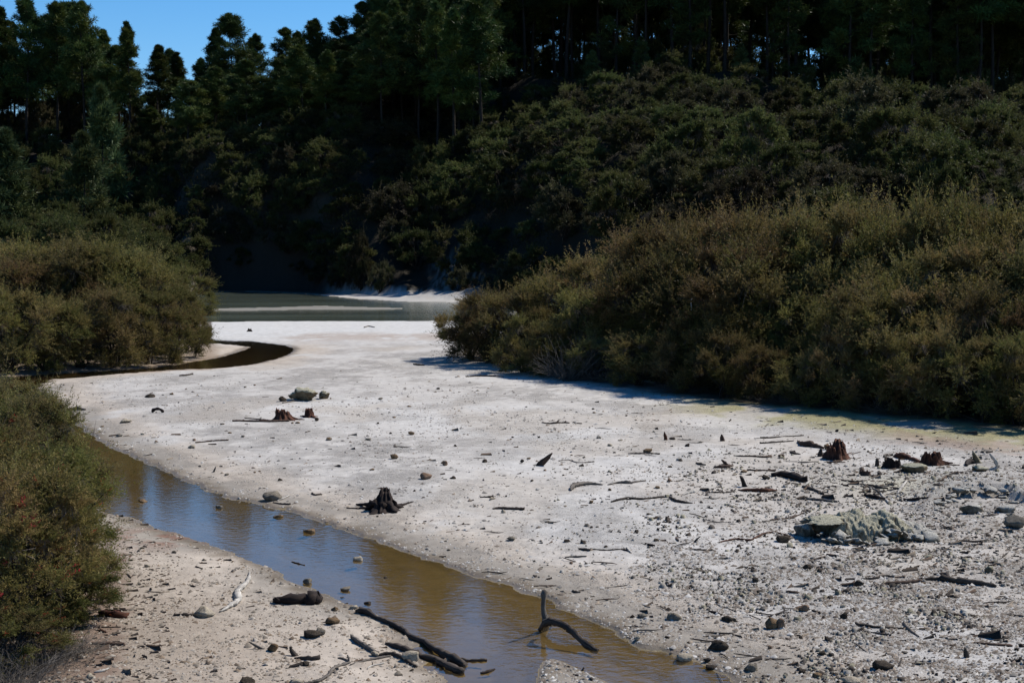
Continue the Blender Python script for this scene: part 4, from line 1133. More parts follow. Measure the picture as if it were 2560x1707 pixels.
rock("boulder", "small sulphur-crusted lump next to the pale green mound", M_SULPH, 'E', 1085, 1195, 340, 432, 4, 0.9, cat="boulder", rough=0.45, cuts=1, lump=0.5)
rock("stone", "dark stone at the left foot of the pale green mound", M_RDARK, 'E', 715, 800, 398, 455, 2)
wood("driftwood_stick", "pale stick lying before the pale green mound", M_GREYW, 'E', [(758, 466, 5), (870, 448, 6), (980, 432, 6)])
wood("driftwood_stick", "thin brown stick with a white stone on the flat's sandy margin", M_BROWNW, 'E', [(-40, 830, 6), (110, 815, 7), (262, 806, 8)])
wood("driftwood_stick", "thin dark stick curved beside the large grey rock", M_DARKW, 'E', [(672, 1380, 5), (755, 1392, 7), (828, 1396, 8)])
wood("driftwood_stick", "white splinter behind the large grey rock", M_WHITEW, 'E', [(708, 1366, 6), (765, 1340, 9), (822, 1313, 5)])
wood("driftwood_stick", "dark bent stick on the sand between grey rock and black stump", M_DARKW, 'E', [(1027, 1296, 9), (1060, 1310, 8), (1115, 1303, 9)])
shard("wood_splinter", "small pale stick poking up from the sand of the far bank", M_GREYW, 'E', (122, 1102), (146, 1048), 20, 0.6)
for q, m, lab in [((1913, 1972, 722, 762), M_RTAN, "round tan stone in the middle of the flat"), ((1753, 1822, 928, 982), M_RTAN, "tilted brown stone on the gravel of the flat"), ((1512, 1578, 783, 812), M_RGREY, "flat grey stone in the middle of the flat"),
                  ((1158, 1212, 778, 812), M_RTAN, "low brown stone in the gravel left of the flat's centre"), ((1633, 1682, 413, 440), M_RGREY, "grey stone lying right of the sulphur-crusted mound"), ((2168, 2207, 320, 343), M_RDARK, "dark stone far out on the flat right of the sulphur-crusted mound"),
                  ((378, 412, 760, 782), M_RGREY, "small grey stone below the long dark root"), ((872, 922, 640, 656), M_RTAN, "small flat tan stone before the red-brown stump"), ((1052, 1092, 594, 634), M_RDARK, "dark knob of wood-like stone by the small red stump"),
                  ((2290, 2352, 1128, 1166), M_RDARK, "dark crumbly stone beside the rounded pinkish stone"), ((1553, 1604, 1064, 1085), M_RTAN, "flat brown stone above the black stump")]:
    rock("stone", lab, m, 'E', *q)
for q, m, lab in [((990, 1062, 1153, 1187), M_RDARK, "dark brown rock on the far part of the flat"), ((818, 906, 1334, 1361), M_RPALE, "long white stone near the brown near shrub"), ((793, 842, 1429, 1454), M_RGREY, "grey rounded stone on the sand by the brown near shrub"),
                  ((1284, 1337, 1504, 1534), M_RPALE, "white stone on the sandy margin of the flat"), ((960, 990, 1424, 1441), M_RPALE, "tiny pale stone on the sandy margin of the flat"), ((1160, 1188, 1149, 1167), M_RTAN, "small yellowish stone on the far part of the flat"), ((2228, 2270, 1455, 1480), M_RGREY, "grey stone in the gravel before the stumps")]:
    rock("stone", lab, m, 'L', *q)
wood("driftwood_chunk", "dark arched piece of wood on the flat left of the stumps", M_BLACKW, 'L', [(1042, 1288, 9), (1050, 1270, 10), (1080, 1263, 11), (1108, 1270, 11), (1113, 1288, 9)], 'span')
wood("driftwood_branch", "dark low driftwood lying on the flat behind the brown near shrub", M_DARKW, 'L', [(455, 1270, 6), (500, 1262, 9), (545, 1262, 10), (585, 1268, 5)], sides=[['up', (528, 1262, 6), (526, 1250, 5), (524, 1240, 3)]])
wood("driftwood_stick", "flat dark debris at the water's edge of the stream bend", M_DARKW, 'L', [(1225, 1035, 6), (1270, 1032, 8), (1318, 1024, 6)])
stump("tiny dark stump on the white beach beyond the stream bend", M_BLACKW, 'L', 1706, 735, 34, 24, [(1690, 736, 4), (1726, 736, 4)])
wood("driftwood_stick", "grey branch tangle lying on the white beach by the lake", M_GREYW, 'M', [(165, 706, 4), (195, 698, 4), (235, 705, 3)])
wood("driftwood_stick", "dark stick at the foot of the right thicket on the pinkish sand", M_BLACKW, 'M', [(505, 958, 5), (540, 962, 6), (578, 965, 4)])
wood("driftwood_stick", "dark stick jutting from the thicket onto the white beach", M_BLACKW, 'M', [(710, 808, 4), (745, 812, 4), (795, 818, 4)])
wood("driftwood_stick", "flat dark driftwood half buried right of the pinkish sand", M_BLACKW, 'M', [(860, 1043, 4), (950, 1038, 6), (1060, 1040, 5), (1120, 1044, 3)])
# zone F
shard("wood_splinter", "brown board-like splinter leaning out of the flat", M_BROWNW, 'F', (165, 603), (290, 490), 58, 0.25)
wood("driftwood_stick", "thin curved twig right of the leaning splinter", M_GREYW, 'F', [(355, 557, 5), (450, 550, 4), (540, 572, 5), (682, 564, 5)])
wood("driftwood_stick", "straight dark plank with a knobbly stone behind it", M_DARKW, 'F', [(992, 490, 4), (1080, 489, 8), (1285, 492, 8)])
rock("stone", "knobbly brown stone behind the straight plank", M_RTAN, 'F', 1130, 1218, 443, 482, 2)
shard("wood_splinter", "orange-brown upright splinter on the flat beside dark crumbs", M_REDW, 'F', (1343, 366), (1325, 290), 34, 0.5)
rock("stone", "dark crumbly clod beside the orange-brown splinter", M_RDARK, 'F', 1366, 1430, 334, 364, 2)
shard("wood_splinter", "dark pointed splinter standing near the thicket side of the flat", M_BROWNW, 'F', (1862, 376), (1850, 313), 44, 0.5)
wood("driftwood_branch", "pale horn-shaped driftwood with dark hollow end", M_GREYW, 'F', [(465, 828, 8), (492, 785, 22), (560, 768, 20), (640, 765, 15), (760, 775, 6)])
wood("driftwood_branch", "grey knobbly driftwood right of the horn-shaped piece", M_GREYW, 'F', [(808, 776, 5), (900, 755, 12), (985, 750, 20), (1035, 758, 14)], sides=[[(1030, 748, 8), (1090, 745, 8), (1157, 738, 6)]])
wood("driftwood_branch", "small forked brown branch on the far right of the flat", M_BROWNW, 'F', [(206, 204, 6), (250, 212, 7), (330, 208, 9), (390, 206, 7), (455, 208, 7)], sides=[['up', (325, 208, 7), (345, 195, 6), (362, 182, 4)], ['up', (390, 206, 6), (415, 198, 6), (425, 192, 3)]])
wood("driftwood_branch", "tiny forked twig right of the small forked brown branch", M_BROWNW, 'F', [(485, 200, 4), (520, 210, 6), (568, 214, 6)])
wood("driftwood_branch", "long dark wavy stick lying across the gravel", M_DARKW, 'F', [(836, 933, 8), (905, 912, 12), (990, 898, 13), (1080, 905, 12), (1180, 900, 11), (1322, 884, 11)])
wood("driftwood_branch", "dark tapering stick right of the long wavy stick", M_DARKW, 'F', [(1378, 890, 12), (1430, 920, 14), (1500, 935, 12), (1585, 945, 4)])
wood("driftwood_chunk", "splintered piece with a raised arm on the right of the flat", M_BROWNW, 'F', [(1780, 618, 8), (1850, 610, 16), (1910, 608, 15), (1953, 600, 8)], sides=[['up', (1895, 605, 12), (1875, 575, 12), (1850, 547, 6)]])
wood("driftwood_stick", "short dark stick left of the splintered piece", M_DARKW, 'F', [(1620, 578, 7), (1660, 586, 12), (1706, 594, 7)])
wood("driftwood_chunk", "dark upright root chunk with a flared base", M_DARKW, 'F', [(2060, 795, 24), (2050, 760, 24), (2035, 725, 20), (2030, 700, 12)], 'up', sides=[[(2040, 795, 14), (1980, 800, 10), (1915, 808, 5)]])
wood("driftwood_stick", "thin dark stick with a hooked tip", M_DARKW, 'F', [(1720, 848, 5), (1820, 845, 8), (1900, 846, 7), (1940, 840, 7), (1953, 822, 8)])
wood("driftwood_chunk", "pale shell-like piece of driftwood on the gravel", M_WHITEW, 'F', [(1495, 868, 5), (1540, 850, 12), (1590, 838, 14), (1615, 832, 8)])
wood("driftwood_log", "flat reddish rotten log on the right of the flat", M_REDW, 'F', [(2005, 824, 5), (2070, 826, 15), (2160, 824, 20), (2260, 826, 20), (2360, 828, 8)])
wood("driftwood_stick", "straight brown stick beside a brown stone", M_BROWNW, 'F', [(2085, 638, 7), (2200, 645, 9), (2345, 648, 9)])
rock("stone", "brown cup-shaped stone at the end of a straight stick", M_RTAN, 'F', 2026, 2095, 632, 666, 2)
wood("driftwood_stick", "slim brown branch with a knot lying behind the straight stick", M_BROWNW, 'F', [(1965, 508, 5), (2050, 512, 8), (2150, 514, 9), (2250, 520, 10), (2300, 512, 12)])
wood("driftwood_stick", "long thin dark stick near the thicket side of the flat", M_DARKW, 'F', [(2150, 352, 3), (2240, 348, 6), (2350, 340, 8)])
for q, m, lab in [((700, 750, 330, 354), M_RGREY, "grey stone left of the orange-brown splinter"), ((802, 852, 396, 424), M_RPALE, "pale grey stone left of the straight plank"), ((1510, 1560, 392, 427), M_RDARK, "dark pyramid-shaped stone between the two upright splinters"), ((1628, 1676, 373, 394), M_RGREY, "flat grey stone between the two upright splinters"),
                  ((632, 674, 916, 950), M_RTAN, "brown upright stone below the horn-shaped driftwood"), ((160, 188, 328, 348), M_RDARK, "black stone on the far side of the flat"), ((1812, 1856, 750, 780), M_RPALE, "white stone left of the upright root chunk"),
                  ((0, 44, 984, 1012), M_RDARK, "dark stone in the debris left of the flat's centre"), ((228, 274, 1104, 1128), M_RGREY, "flat grey stone in the debris of the flat"), ((400, 456, 1276, 1306), M_RDARK, "rough dark stone above a bent stick"), ((1226, 1280, 1268, 1296), M_RDARK, "dark stone above the short black stick"),
                  ((806, 842, 806, 832), M_RTAN, "rusty brown stone below the grey knobbly driftwood"), ((1238, 1286, 786, 814), M_RTAN, "brown stone between the wavy stick and the short stick"), ((0, 40, 540, 574), M_RDARK, "dark stone left of the leaning splinter"), ((108, 132, 622, 642), M_RGREY, "small grey stone below the leaning splinter"), ((214, 244, 630, 650), M_RPINK, "small reddish stone below the leaning splinter")]:
    rock("stone", lab, m, 'F', *q)
# zone C debris
wood("driftwood_stick", "straight dark stick with a white stone before it", M_DARKW, 'C', [(86, 384, 5), (120, 378, 10), (210, 381, 10), (303, 383, 8)])
rock("stone", "white rounded stone before the straight dark stick", M_RPALE, 'C', 143, 176, 383, 414)
wood("driftwood_stick", "thin stick pointing at the straight dark stick", M_DARKW, 'C', [(0, 305, 4), (50, 304, 6), (92, 300, 9)])
wood("driftwood_stick", "dark flat stick in the debris above the upright stream branch", M_DARKW, 'C', [(670, 656, 8), (710, 660, 11), (748, 665, 8)])
wood("driftwood_stick", "pale short stick end pointing toward the stream", M_WHITEW, 'C', [(998, 650, 7), (1012, 665, 9), (1026, 682, 5)])
wood("driftwood_stick", "thin dark stick joining the pale short stick", M_DARKW, 'C', [(750, 655, 5), (840, 664, 5), (940, 658, 4), (998, 655, 4)])
wood("driftwood_stick", "grey splintery stick in the debris", M_GREYW, 'C', [(578, 712, 4), (650, 708, 8), (722, 705, 4)])
wood("driftwood_stick", "thin pale reed lying on the sand above the stream branch", M_GREYW, 'C', [(830, 922, 3), (920, 912, 4), (1003, 900, 3)])
wood("driftwood_stick", "black short stick on clean sand", M_BLACKW, 'C', [(1138, 626, 6), (1162, 631, 9), (1188, 634, 6)])
wood("driftwood_stick", "dark pointed chip leaning up beside the reddish root", M_DARKW, 'C', [(1448, 610, 8), (1470, 594, 9), (1497, 570, 3)], 'up')
wood("driftwood_branch", "long sinuous reddish root winding over the gravel", M_REDW, 'D', [(-60, 610, 5), (-10, 600, 6), (60, 588, 7), (150, 596, 7), (200, 572, 7), (255, 548, 7), (330, 545, 6), (425, 572, 6)])
wood("driftwood_stick", "thin dark branch lying on the sand beside the stream's far bank", M_DARKW, 'C', [(1600, 1030, 3), (1660, 1052, 5), (1742, 1082, 5)])
wood("driftwood_chunk", "flat dark chip of bark right of the crusty stones", M_BLACKW, 'C', [(1550, 1082, 7), (1600, 1088, 11), (1642, 1102, 6)])
wood("driftwood_stick", "small dark curled stick below the crumbly debris", M_DARKW, 'C', [(628, 940, 7), (650, 948, 9), (682, 950, 5)])
wood("driftwood_stick", "thin pale straws at the water's edge", M_GREYW, 'C', [(1608, 1495, 3), (1632, 1530, 3), (1655, 1572, 3)])
for q, m, lab in [((1042, 1092, 1238, 1282), M_RPALE, "pale grey stone at the stream's far edge"), ((1328, 1452, 1366, 1426), M_RPALE, "pale crusty stone clump at the stream's far edge"), ((1513, 1572, 1393, 1428), M_RDARK, "dark clod at the stream's far edge"), ((1263, 1372, 1082, 1142), M_RGREY, "crusty grey stone with a twig before it"),
                  ((1068, 1132, 1088, 1126), M_RGREY, "small crumbly grey stone on the sand"), ((1638, 1745, 1112, 1158), M_RDARK, "dark shadowed clod on the sand by the two-lobed rock"), ((568, 612, 588, 612), M_RDARK, "dark stone in the debris above the stream branch"), ((178, 242, 568, 602), M_RGREY, "rough grey stone in the gravelly debris"),
                  ((1178, 1216, 583, 604), M_RGREY, "grey stone above the black short stick"), ((1530, 1610, 1452, 1478), M_RDARK, "flat dark clod at the stream's far edge"), ((1540, 1690, 1270, 1350), M_RDARK, "low dark crumbly clod cluster above the stream")]:
    rock("stone", lab, m, 'C', *q, lump=0.15, sub=3)
# zone D, G: cluttered right part
wood("driftwood_log", "long flat grey-brown log on the gravel", M_BROWNW, 'D', [(1045, 896, 8), (1120, 888, 13), (1220, 882, 13), (1310, 870, 11)])
wood("driftwood_log", "broad dark rotten log at the end of the long flat log", M_DARKW, 'D', [(1315, 864, 10), (1400, 858, 14), (1480, 862, 22), (1600, 876, 22), (1720, 890, 18), (1825, 908, 10)], sides=[[(1540, 850, 10), (1480, 826, 12), (1400, 830, 6)]])
wood("driftwood_stick", "brown straight stick with a tangle of dark litter behind it", M_BROWNW, 'D', [(1650, 1290, 7), (1780, 1303, 9), (1932, 1312, 8)])
wood("driftwood_stick", "dark stick below the yellowish patch", M_DARKW, 'D', [(862, 1167, 10), (930, 1175, 10), (1030, 1188, 7), (1192, 1197, 5)])
wood("driftwood_stick", "grey-brown stick leaning at the end of the yellowish patch", M_GREYW, 'D', [(1196, 1155, 9), (1230, 1200, 12), (1300, 1252, 5)])
wood("driftwood_stick", "thin dark stick under the yellowish patch", M_DARKW, 'D', [(905, 1214, 4), (1000, 1225, 6), (1110, 1241, 6)])
wood("driftwood_stick", "flat brown chip between dark crumbs", M_BROWNW, 'D', [(398, 945, 6), (440, 950, 8), (482, 953, 6)])
wood("driftwood_stick", "dark thin tapering branch behind the long flat log", M_DARKW, 'D', [(905, 858, 4), (990, 856, 8), (1060, 840, 9), (1110, 842, 7)])
wood("driftwood_stick", "bare thin branch left of the big crusted mound", M_BROWNW, 'D', [(285, 460, 6), (400, 448, 6), (470, 430, 5), (525, 405, 4)])
wood("driftwood_log", "straight grey stick behind the big crusted mound", M_GREYW, 'D', [(530, 315, 8), (630, 325, 9), (742, 336, 7)])
shard("wood_splinter", "small dark splinter standing in the gravel behind the brown straight stick's far end", M_DARKW, 'D', (1625, 1392), (1610, 1326), 40, 0.6)
for q, m, lab in [((838, 922, 860, 912), M_RDARK, "dark bowl-shaped stone left of the long flat log"), ((757, 818, 1078, 1132), M_RDARK, "dark pyramid stone on the sand below the bowl-shaped stone"), ((458, 552, 1026, 1082), M_RPINK, "pinkish pale stone with a dark twig at its side"),
                  ((163, 207, 848, 884), M_RDARK, "round dark stone on clean sand"), ((503, 572, 752, 797), M_RDARK, "dark stone with crumbs on the gravel below the big crusted mound"), ((608, 663, 1344, 1380), M_RDARK, "dark round clod low on the right sand"), ((106, 208, 1428, 1490), M_RGREY, "pair of fused grey stones near the stream"),
                  ((478, 534, 1467, 1502), M_RDARK, "dark angular stone near the far edge of the stream"), ((570, 642, 1494, 1534), M_RTAN, "brown angular stone near the far edge of the stream"), ((770, 908, 1528, 1580), M_RPALE, "large pale flat stone low on the right sand"), ((985, 1132, 1398, 1482), M_RDARK, "dark crumbly mound of bark and soil"),
                  ((1740, 1802, 766, 822), M_SULPH, "small pale yellow stone in dark litter"), ((1595, 1660, 1565, 1600), M_RGREY, "grey stone low on the right sand"), ((760, 800, 1030, 1056), M_RPALE, "small pale stone above the dark pyramid stone"), ((327, 432, 563, 617), M_RDARK, "black hollow lump at the end of the reddish root")]:
    rock("stone", lab, m, 'D', *q, sub=3, lump=0.08)
rock("boulder", "two-lobed brown rock on the sand near the stream", M_RTAN, 'D', 253, 345, 1118, 1202, 3, 0.8)
rock("stone", "tan lobe coloured paler as if sunlit, resting against the two-lobed brown rock", M_RPINK, 'D', 325, 387, 1120, 1196, 3, 0.8)  # paler stone material puts the rock's sunlit side into its colour
rock("boulder", "rounded grey boulder beside the crusted ledge", M_RGREY, 'D', 1880, 2030, 412, 522, 3, 0.8, cuts=3)
wood("driftwood_stick", "thin twig leaning from the pinkish pale stone", M_DARKW, 'D', [(540, 1064, 5), (580, 1074, 6), (632, 1092, 5)])
stump("rusty red stump with fringed top on the right of the flat", M_REDW, 'G', 690, 385, 175, 170, [(605, 372, 14), (820, 325, 8), (780, 372, 12), (900, 318, 5)], taper=0.85, jag=0.5)
wood("driftwood_log", "curved brown slab of bark left of the rusty red stump", M_BROWNW, 'G', [(338, 225, 8), (380, 250, 22), (440, 250, 26), (500, 262, 22), (570, 285, 8)])
shard("wood_splinter", "small dark pointed splinter left of the rusty red stump", M_DARKW, 'G', (530, 358), (545, 285), 48, 0.6)
rock("stone", "rounded brown lump leaning on the rusty red stump", M_RTAN, 'G', 570, 632, 238, 300)
wood("driftwood_log", "thick black rotten log with crumbs around it", M_BLACKW, 'G', [(108, 520, 22), (180, 512, 30), (260, 525, 32), (340, 548, 34), (405, 570, 26)])
rock("stone", "dark angular clod left of the thick black log", M_RDARK, 'G', 12, 92, 516, 566)
wood("driftwood_branch", "dark forked branch with a white bleached fork", M_DARKW, 'G', [(388, 625, 12), (440, 640, 16), (500, 660, 15), (562, 690, 12)])
wood("driftwood_branch", "white bleached fork lying over a dark branch", M_WHITEW, 'G', [(378, 630, 5), (420, 600, 10), (455, 575, 6)])
stump("black jagged stump with spiky rim beside a dark splinter", M_BLACKW, 'G', 1180, 465, 140, 100, [(1095, 415, 10), (1255, 462, 12)], taper=0.95, jag=0.6)
shard("wood_splinter", "dark brown splinter standing left of the black jagged stump", M_DARKW, 'G', (1040, 446), (1043, 374), 48, 0.6)
wood("driftwood_chunk", "dark red chunk of rotten wood behind the black jagged stump", M_REDW, 'G', [(1205, 350, 18), (1250, 352, 32), (1300, 360, 22), (1380, 388, 16), (1420, 405, 8)])
stump("dark red rotten stump with ridged side by the pale crust", M_REDW, 'G', 1540, 435, 170, 125, [(1420, 400, 14), (1660, 412, 18), (1720, 420, 16), (1780, 440, 9)], taper=0.7, jag=0.4)
stump("low brown rotten stump before the dark splinter", M_BROWNW, 'G', 935, 528, 100, 58, [(878, 520, 9), (1000, 490, 6)], taper=0.75, jag=0.5)
wood("driftwood_branch", "white bone-like branch curving up from the pale crust", M_WHITEW, 'G', [(2020, 478, 16), (2070, 474, 17), (2108, 455, 15), (2100, 405, 15), (2070, 365, 9), (2045, 332, 4)], 'up')
shard("sulphur_slab", "upright pale yellow slab beside the white bone-like branch", M_SULPH, 'G', (1948, 418), (1895, 318), 62, 0.3, cat="stone")
rock("boulder", "pale yellow crusted rock at the foot of the yellow slab", M_SULPH, 'G', 1890, 2040, 420, 495, 3, 0.8, lump=0.2)
wood("driftwood_chunk", "dark wedge of wood left of the yellow slab", M_BLACKW, 'G', [(1838, 440, 10), (1850, 410, 24), (1890, 405, 22), (1918, 408, 10)])
rock("stone", "flat yellow-grey crust plate before the black jagged stump", M_SULPH, 'G', 1250, 1500, 425, 512, 3, 0.7, lump=0.2)
for i, (q, m, lab) in enumerate([([(905, 598, 6), (980, 632, 9), (1055, 665, 8)], M_GREYW, "grey twig crossing the dark twig heap"), ([(1060, 668, 8), (1095, 710, 9), (1150, 772, 10)], M_WHITEW, "white bent stick hanging out of the dark twig heap"), ([(960, 610, 8), (1050, 630, 14), (1140, 642, 8)], M_DARKW, "dark thick stick in the twig heap"),
      ([(1228, 685, 10), (1265, 630, 13), (1310, 572, 7)], M_WHITEW, "white broad splinter right of the twig heap"), ([(1130, 692, 5), (1180, 672, 8), (1230, 660, 5)], M_WHITEW, "small white splinter in the twig heap"), ([(780, 575, 8), (860, 580, 10), (950, 570, 6)], M_DARKW, "dark stick left of the twig heap"),
      ([(1300, 755, 7), (1322, 735, 12), (1345, 725, 6)], M_WHITEW, "tiny white chip behind the big crusted mound"), ([(1280, 745, 10), (1390, 742, 14), (1500, 722, 6)], M_BLACKW, "black shadowed wood behind the big crusted mound"), ([(930, 700, 14), (1030, 722, 18), (1120, 738, 12)], M_BLACKW, "black rotten wood under the twig heap"),
      ([(230, 402, 4), (330, 404, 4)], M_GREYW, "thin grey stick below the curved bark slab"), ([(340, 412, 5), (430, 408, 7), (520, 402, 4)], M_GREYW, "grey stick below the small dark splinter"), ([(590, 405, 5), (660, 408, 7), (760, 410, 4)], M_BROWNW, "brown stick before the rusty red stump"), ([(-10, 362, 6), (50, 360, 9), (95, 352, 10)], M_BROWNW, "brown stick with raised end left of the thick black log"),
      ([(170, 352, 12), (195, 345, 14), (215, 358, 6)], M_BROWNW, "small brown wood chunk above the thick black log"), ([(270, 320, 12), (310, 330, 12), (360, 338, 5)], M_DARKW, "dark wedge of wood below the curved bark slab"), ([(0, 190, 5), (120, 188, 6), (250, 180, 5), (388, 172, 5)], M_DARKW, "long thin stick on the far right of the flat"),
      ([(0, 240, 6), (120, 232, 8), (300, 220, 4)], M_DARKW, "dark debris stick below the long thin stick"), ([(2000, 945, 4), (2060, 935, 5), (2130, 895, 4)], M_WHITEW, "pale curved twig near the grey boulder"), ([(1965, 318, 8), (2020, 320, 12), (2075, 315, 6)], M_DARKW, "dark flat chunk behind the white bone-like branch")]):
    wood("driftwood_stick", lab, m, 'G', q)

# big crusted mound: sulphur cap over broken sinter blocks
mu, mv = px('G', 990, 1130)
mg = G(mu, mv)
mound = add("sinter_mound", None, None, mg, "big crusted mound with yellow-green cap over broken grey blocks", "mound")
def crust(x0, x1, dep, hgt, seed, nx_=120, ny_=64, front=0.12):
    """crusty slab as a closed height field: ragged outline, lumpy top, steep broken front"""
    gx, gy = np.meshgrid(np.linspace(x0, x1, nx_), np.linspace(-0.15, dep + 0.1, ny_), indexing='ij')
    x, y = gx.ravel(), gy.ravel()
    cx, hw = (x0 + x1) / 2, (x1 - x0) / 2
    fr = 0.30 * fbm(x * 2.1 + seed, x * 0 + seed, seed, 4) - 0.12 + 0.25 * np.abs((x - cx) / hw) ** 2
    e = np.minimum(np.minimum(y - fr, (dep - y) * 1.0), (hw - np.abs(x - cx)) * 0.9 + (fbm(y * 3, y * 0 + seed, seed + 5, 3) - 0.5) * 0.2)
    k = sstep(0.0, front, e)
    lum = fbm(x * 3.2 + seed, y * 3.2, seed + 1, 4)
    st = np.floor(lum * 7) / 7; lum = st + (lum - st) * 0.35          # broken into small ledges
    pit = sstep(0.56, 0.70, fbm(x * 8, y * 8, seed + 2, 3))
    z = hgt * k * (0.45 + 0.45 * sstep(0.0, dep * 0.55, e) + 0.75 * (lum - 0.4)) - 0.07 * pit * k + (fbm(x * 16, y * 16, seed + 3, 3) - 0.5) * 0.07 * k
    z = z - (1 - sstep(-0.03, 0.0, e)) * 0.10
    idx = np.arange(nx_ * ny_).reshape(nx_, ny_)
    F = np.stack([idx[:-1, :-1], idx[1:, :-1], idx[1:, 1:], idx[:-1, 1:]], -1).reshape(-1, 4)
    keep = (e[F] > -0.04).any(1)
    return np.stack([x, y, z], 1), F[keep]
V, F = crust(-0.70, 0.95, 1.25, 0.52, 81)
add("cap", mesh_np("cap", V, F, M_SULPH, False), mound)
V, F = crust(0.45, 1.45, 0.9, 0.27, 85, 80, 50)
add("cap", mesh_np("cap", V + np.array([0, 0.35, 0]), F, M_SINTER, False), mound)
def lumpy(name, mat, cx, cy, cz, w, d, h, parent, sub=3, lump=0.30, cuts=5):
    V, F = rock_shape(nxt(), sub, 0.4, cuts, freq=1.7, lump=lump) if cuts <= 5 else hull_shape(nxt(), 14, 0.16)
    mn, mx = V.min(0), V.max(0); V = (V - (mn + mx) / 2) / ((mx - mn) / 2)
    return add(name, mesh_np(name, V * np.array([w / 2, d / 2, h / 2]), F, mat, False), parent, (cx, cy, cz))
lumpy("cap", M_SULPH, -0.72, 0.55, 0.34, 0.95, 0.8, 0.20, mound, 4, 0.5, 1)          # overhang above the dark hollow
lumpy("block", M_SINTER, -1.12, 0.75, 0.08, 0.40, 0.5, 0.30, mound, 3, 0.3, 3)
lumpy("block", M_SINTER, -0.75, 1.0, 0.12, 0.9, 0.3, 0.5, mound)
mrng = np.random.default_rng(55)
for i in range(46):
    bx = mrng.uniform(-1.0, 1.35); w = mrng.uniform(0.08, 0.22) if mrng.random() < 0.7 else mrng.uniform(0.24, 0.40)
    by = mrng.uniform(-0.22, 0.10) + 0.28 * max(0, bx - 0.3) + 0.12 * abs(bx + 0.1)
    lumpy("block", M_SINTER, bx, by, mrng.uniform(-0.02, 0.08) + (0.14 * mrng.random() if by > 0 else 0), w * 1.15, w * 0.9, w * mrng.uniform(0.35, 0.7), mound, 2, 0.12, 8).rotation_euler = (mrng.normal() * 0.25, mrng.normal() * 0.25, mrng.uniform(0, 6))
ledge = add("sinter_ledge", None, None, (SHELF_F[3][0], SHELF_F[3][1], Gz(*SHELF_F[3])), "broken rim of the pale crust right of the big crusted mound", "ledge")
lo = np.array(ledge.location)
for i in range(len(SHELF_F) - 1):
    a_, b_ = SHELF_F[i], SHELF_F[i + 1]
    if i == 0: continue
    for t in np.arange(0, 1, 0.16 / max(0.2, np.linalg.norm(b_ - a_))):
        p = a_ + (b_ - a_) * t + mrng.normal(size=2) * 0.06
        w = mrng.uniform(0.12, 0.34)
        zz = max(Gz(p[0], p[1]), Gz(p[0], p[1] + 0.25) - 0.06)
        lumpy("block", M_SINTER, p[0] - lo[0], p[1] - lo[1], zz - lo[2] - 0.01, w, w * mrng.uniform(0.7, 1.2), w * mrng.uniform(0.35, 0.6), ledge, 2, 0.14, 8)
for q, lab in [((1780, 1988, 775, 872), "rounded brown rock under the rim of the crusted ledge"), ((2100, 2285, 790, 862), "broken brown rock under the rim of the crusted ledge beside the rounded one")]:
    rock("boulder", lab, M_SINTER, 'G', *q, sub=3, depth=0.6, lump=0.2)

# --- fallen dead branches at the foot of the right thicket
for zone, q, lab, mode in [('M', [(1655, 1045, 5), (1690, 1025, 6), (1750, 1020, 6), (1800, 990, 6), (1845, 950, 4)], "bare grey fallen branch at the foot of the right thicket", 'span'),
                     ('M', [(1800, 1000, 5), (1840, 1012, 6), (1880, 1045, 5), (1895, 1065, 4)], "forked grey dead limb beside the bare fallen branch", 'span'),
                     ('M', [(1425, 1052, 4), (1432, 1030, 4), (1438, 1010, 3)], "short white stub standing before the dead grey bush", 'up'),
                     ('M', [(1750, 858, 5), (1790, 880, 6), (1850, 908, 5)], "white dead limb sticking out of the right thicket", 'span'),
                     ('M', [(1560, 1045, 4), (1660, 1055, 5), (1800, 1068, 5), (1900, 1075, 4)], "grey dead branch lying along the thicket's edge", 'lie'),
                     ('M', [(1960, 1085, 5), (2060, 1075, 7), (2160, 1082, 5)], "dark dead branch lying under the thicket's edge", 'lie'),
                     ('R', [(690, 1190, 4), (740, 1170, 5), (780, 1200, 4), (860, 1185, 4)], "tangled grey twig at the shaded thicket edge", 'lie')]:
    if mode == 'span' and zone == 'M' and q[0][1] < 900:
        P = np.array([on_y(*px('M', x, y), 66.0 - 0.5 * i) for i, (x, y, r) in enumerate(q)]); R = np.array([r / 2.7349 / (FPX / 66) for _, _, r in q])
        me, b = wood_mesh(P, R, M_WHITEW, "dead_branch"); add("dead_branch", me, None, b, lab, "dead branch")
    else:
        wood("dead_branch", lab, M_GREYW, zone, q, mode, cat="dead branch")
# white dead branch inside the right thicket
P = np.array([on_y(*px('R', x, y), 56.3) for x, y in [(80, 590), (78, 520), (110, 470), (150, 445), (155, 500)]])
me, b = wood_mesh(P, np.array([0.022, 0.026, 0.022, 0.02, 0.01]), M_WHITEW, "dead_branch")
add("dead_branch", me, None, b, "white hooked dead branch showing in a dark hollow of the right thicket", "dead branch")

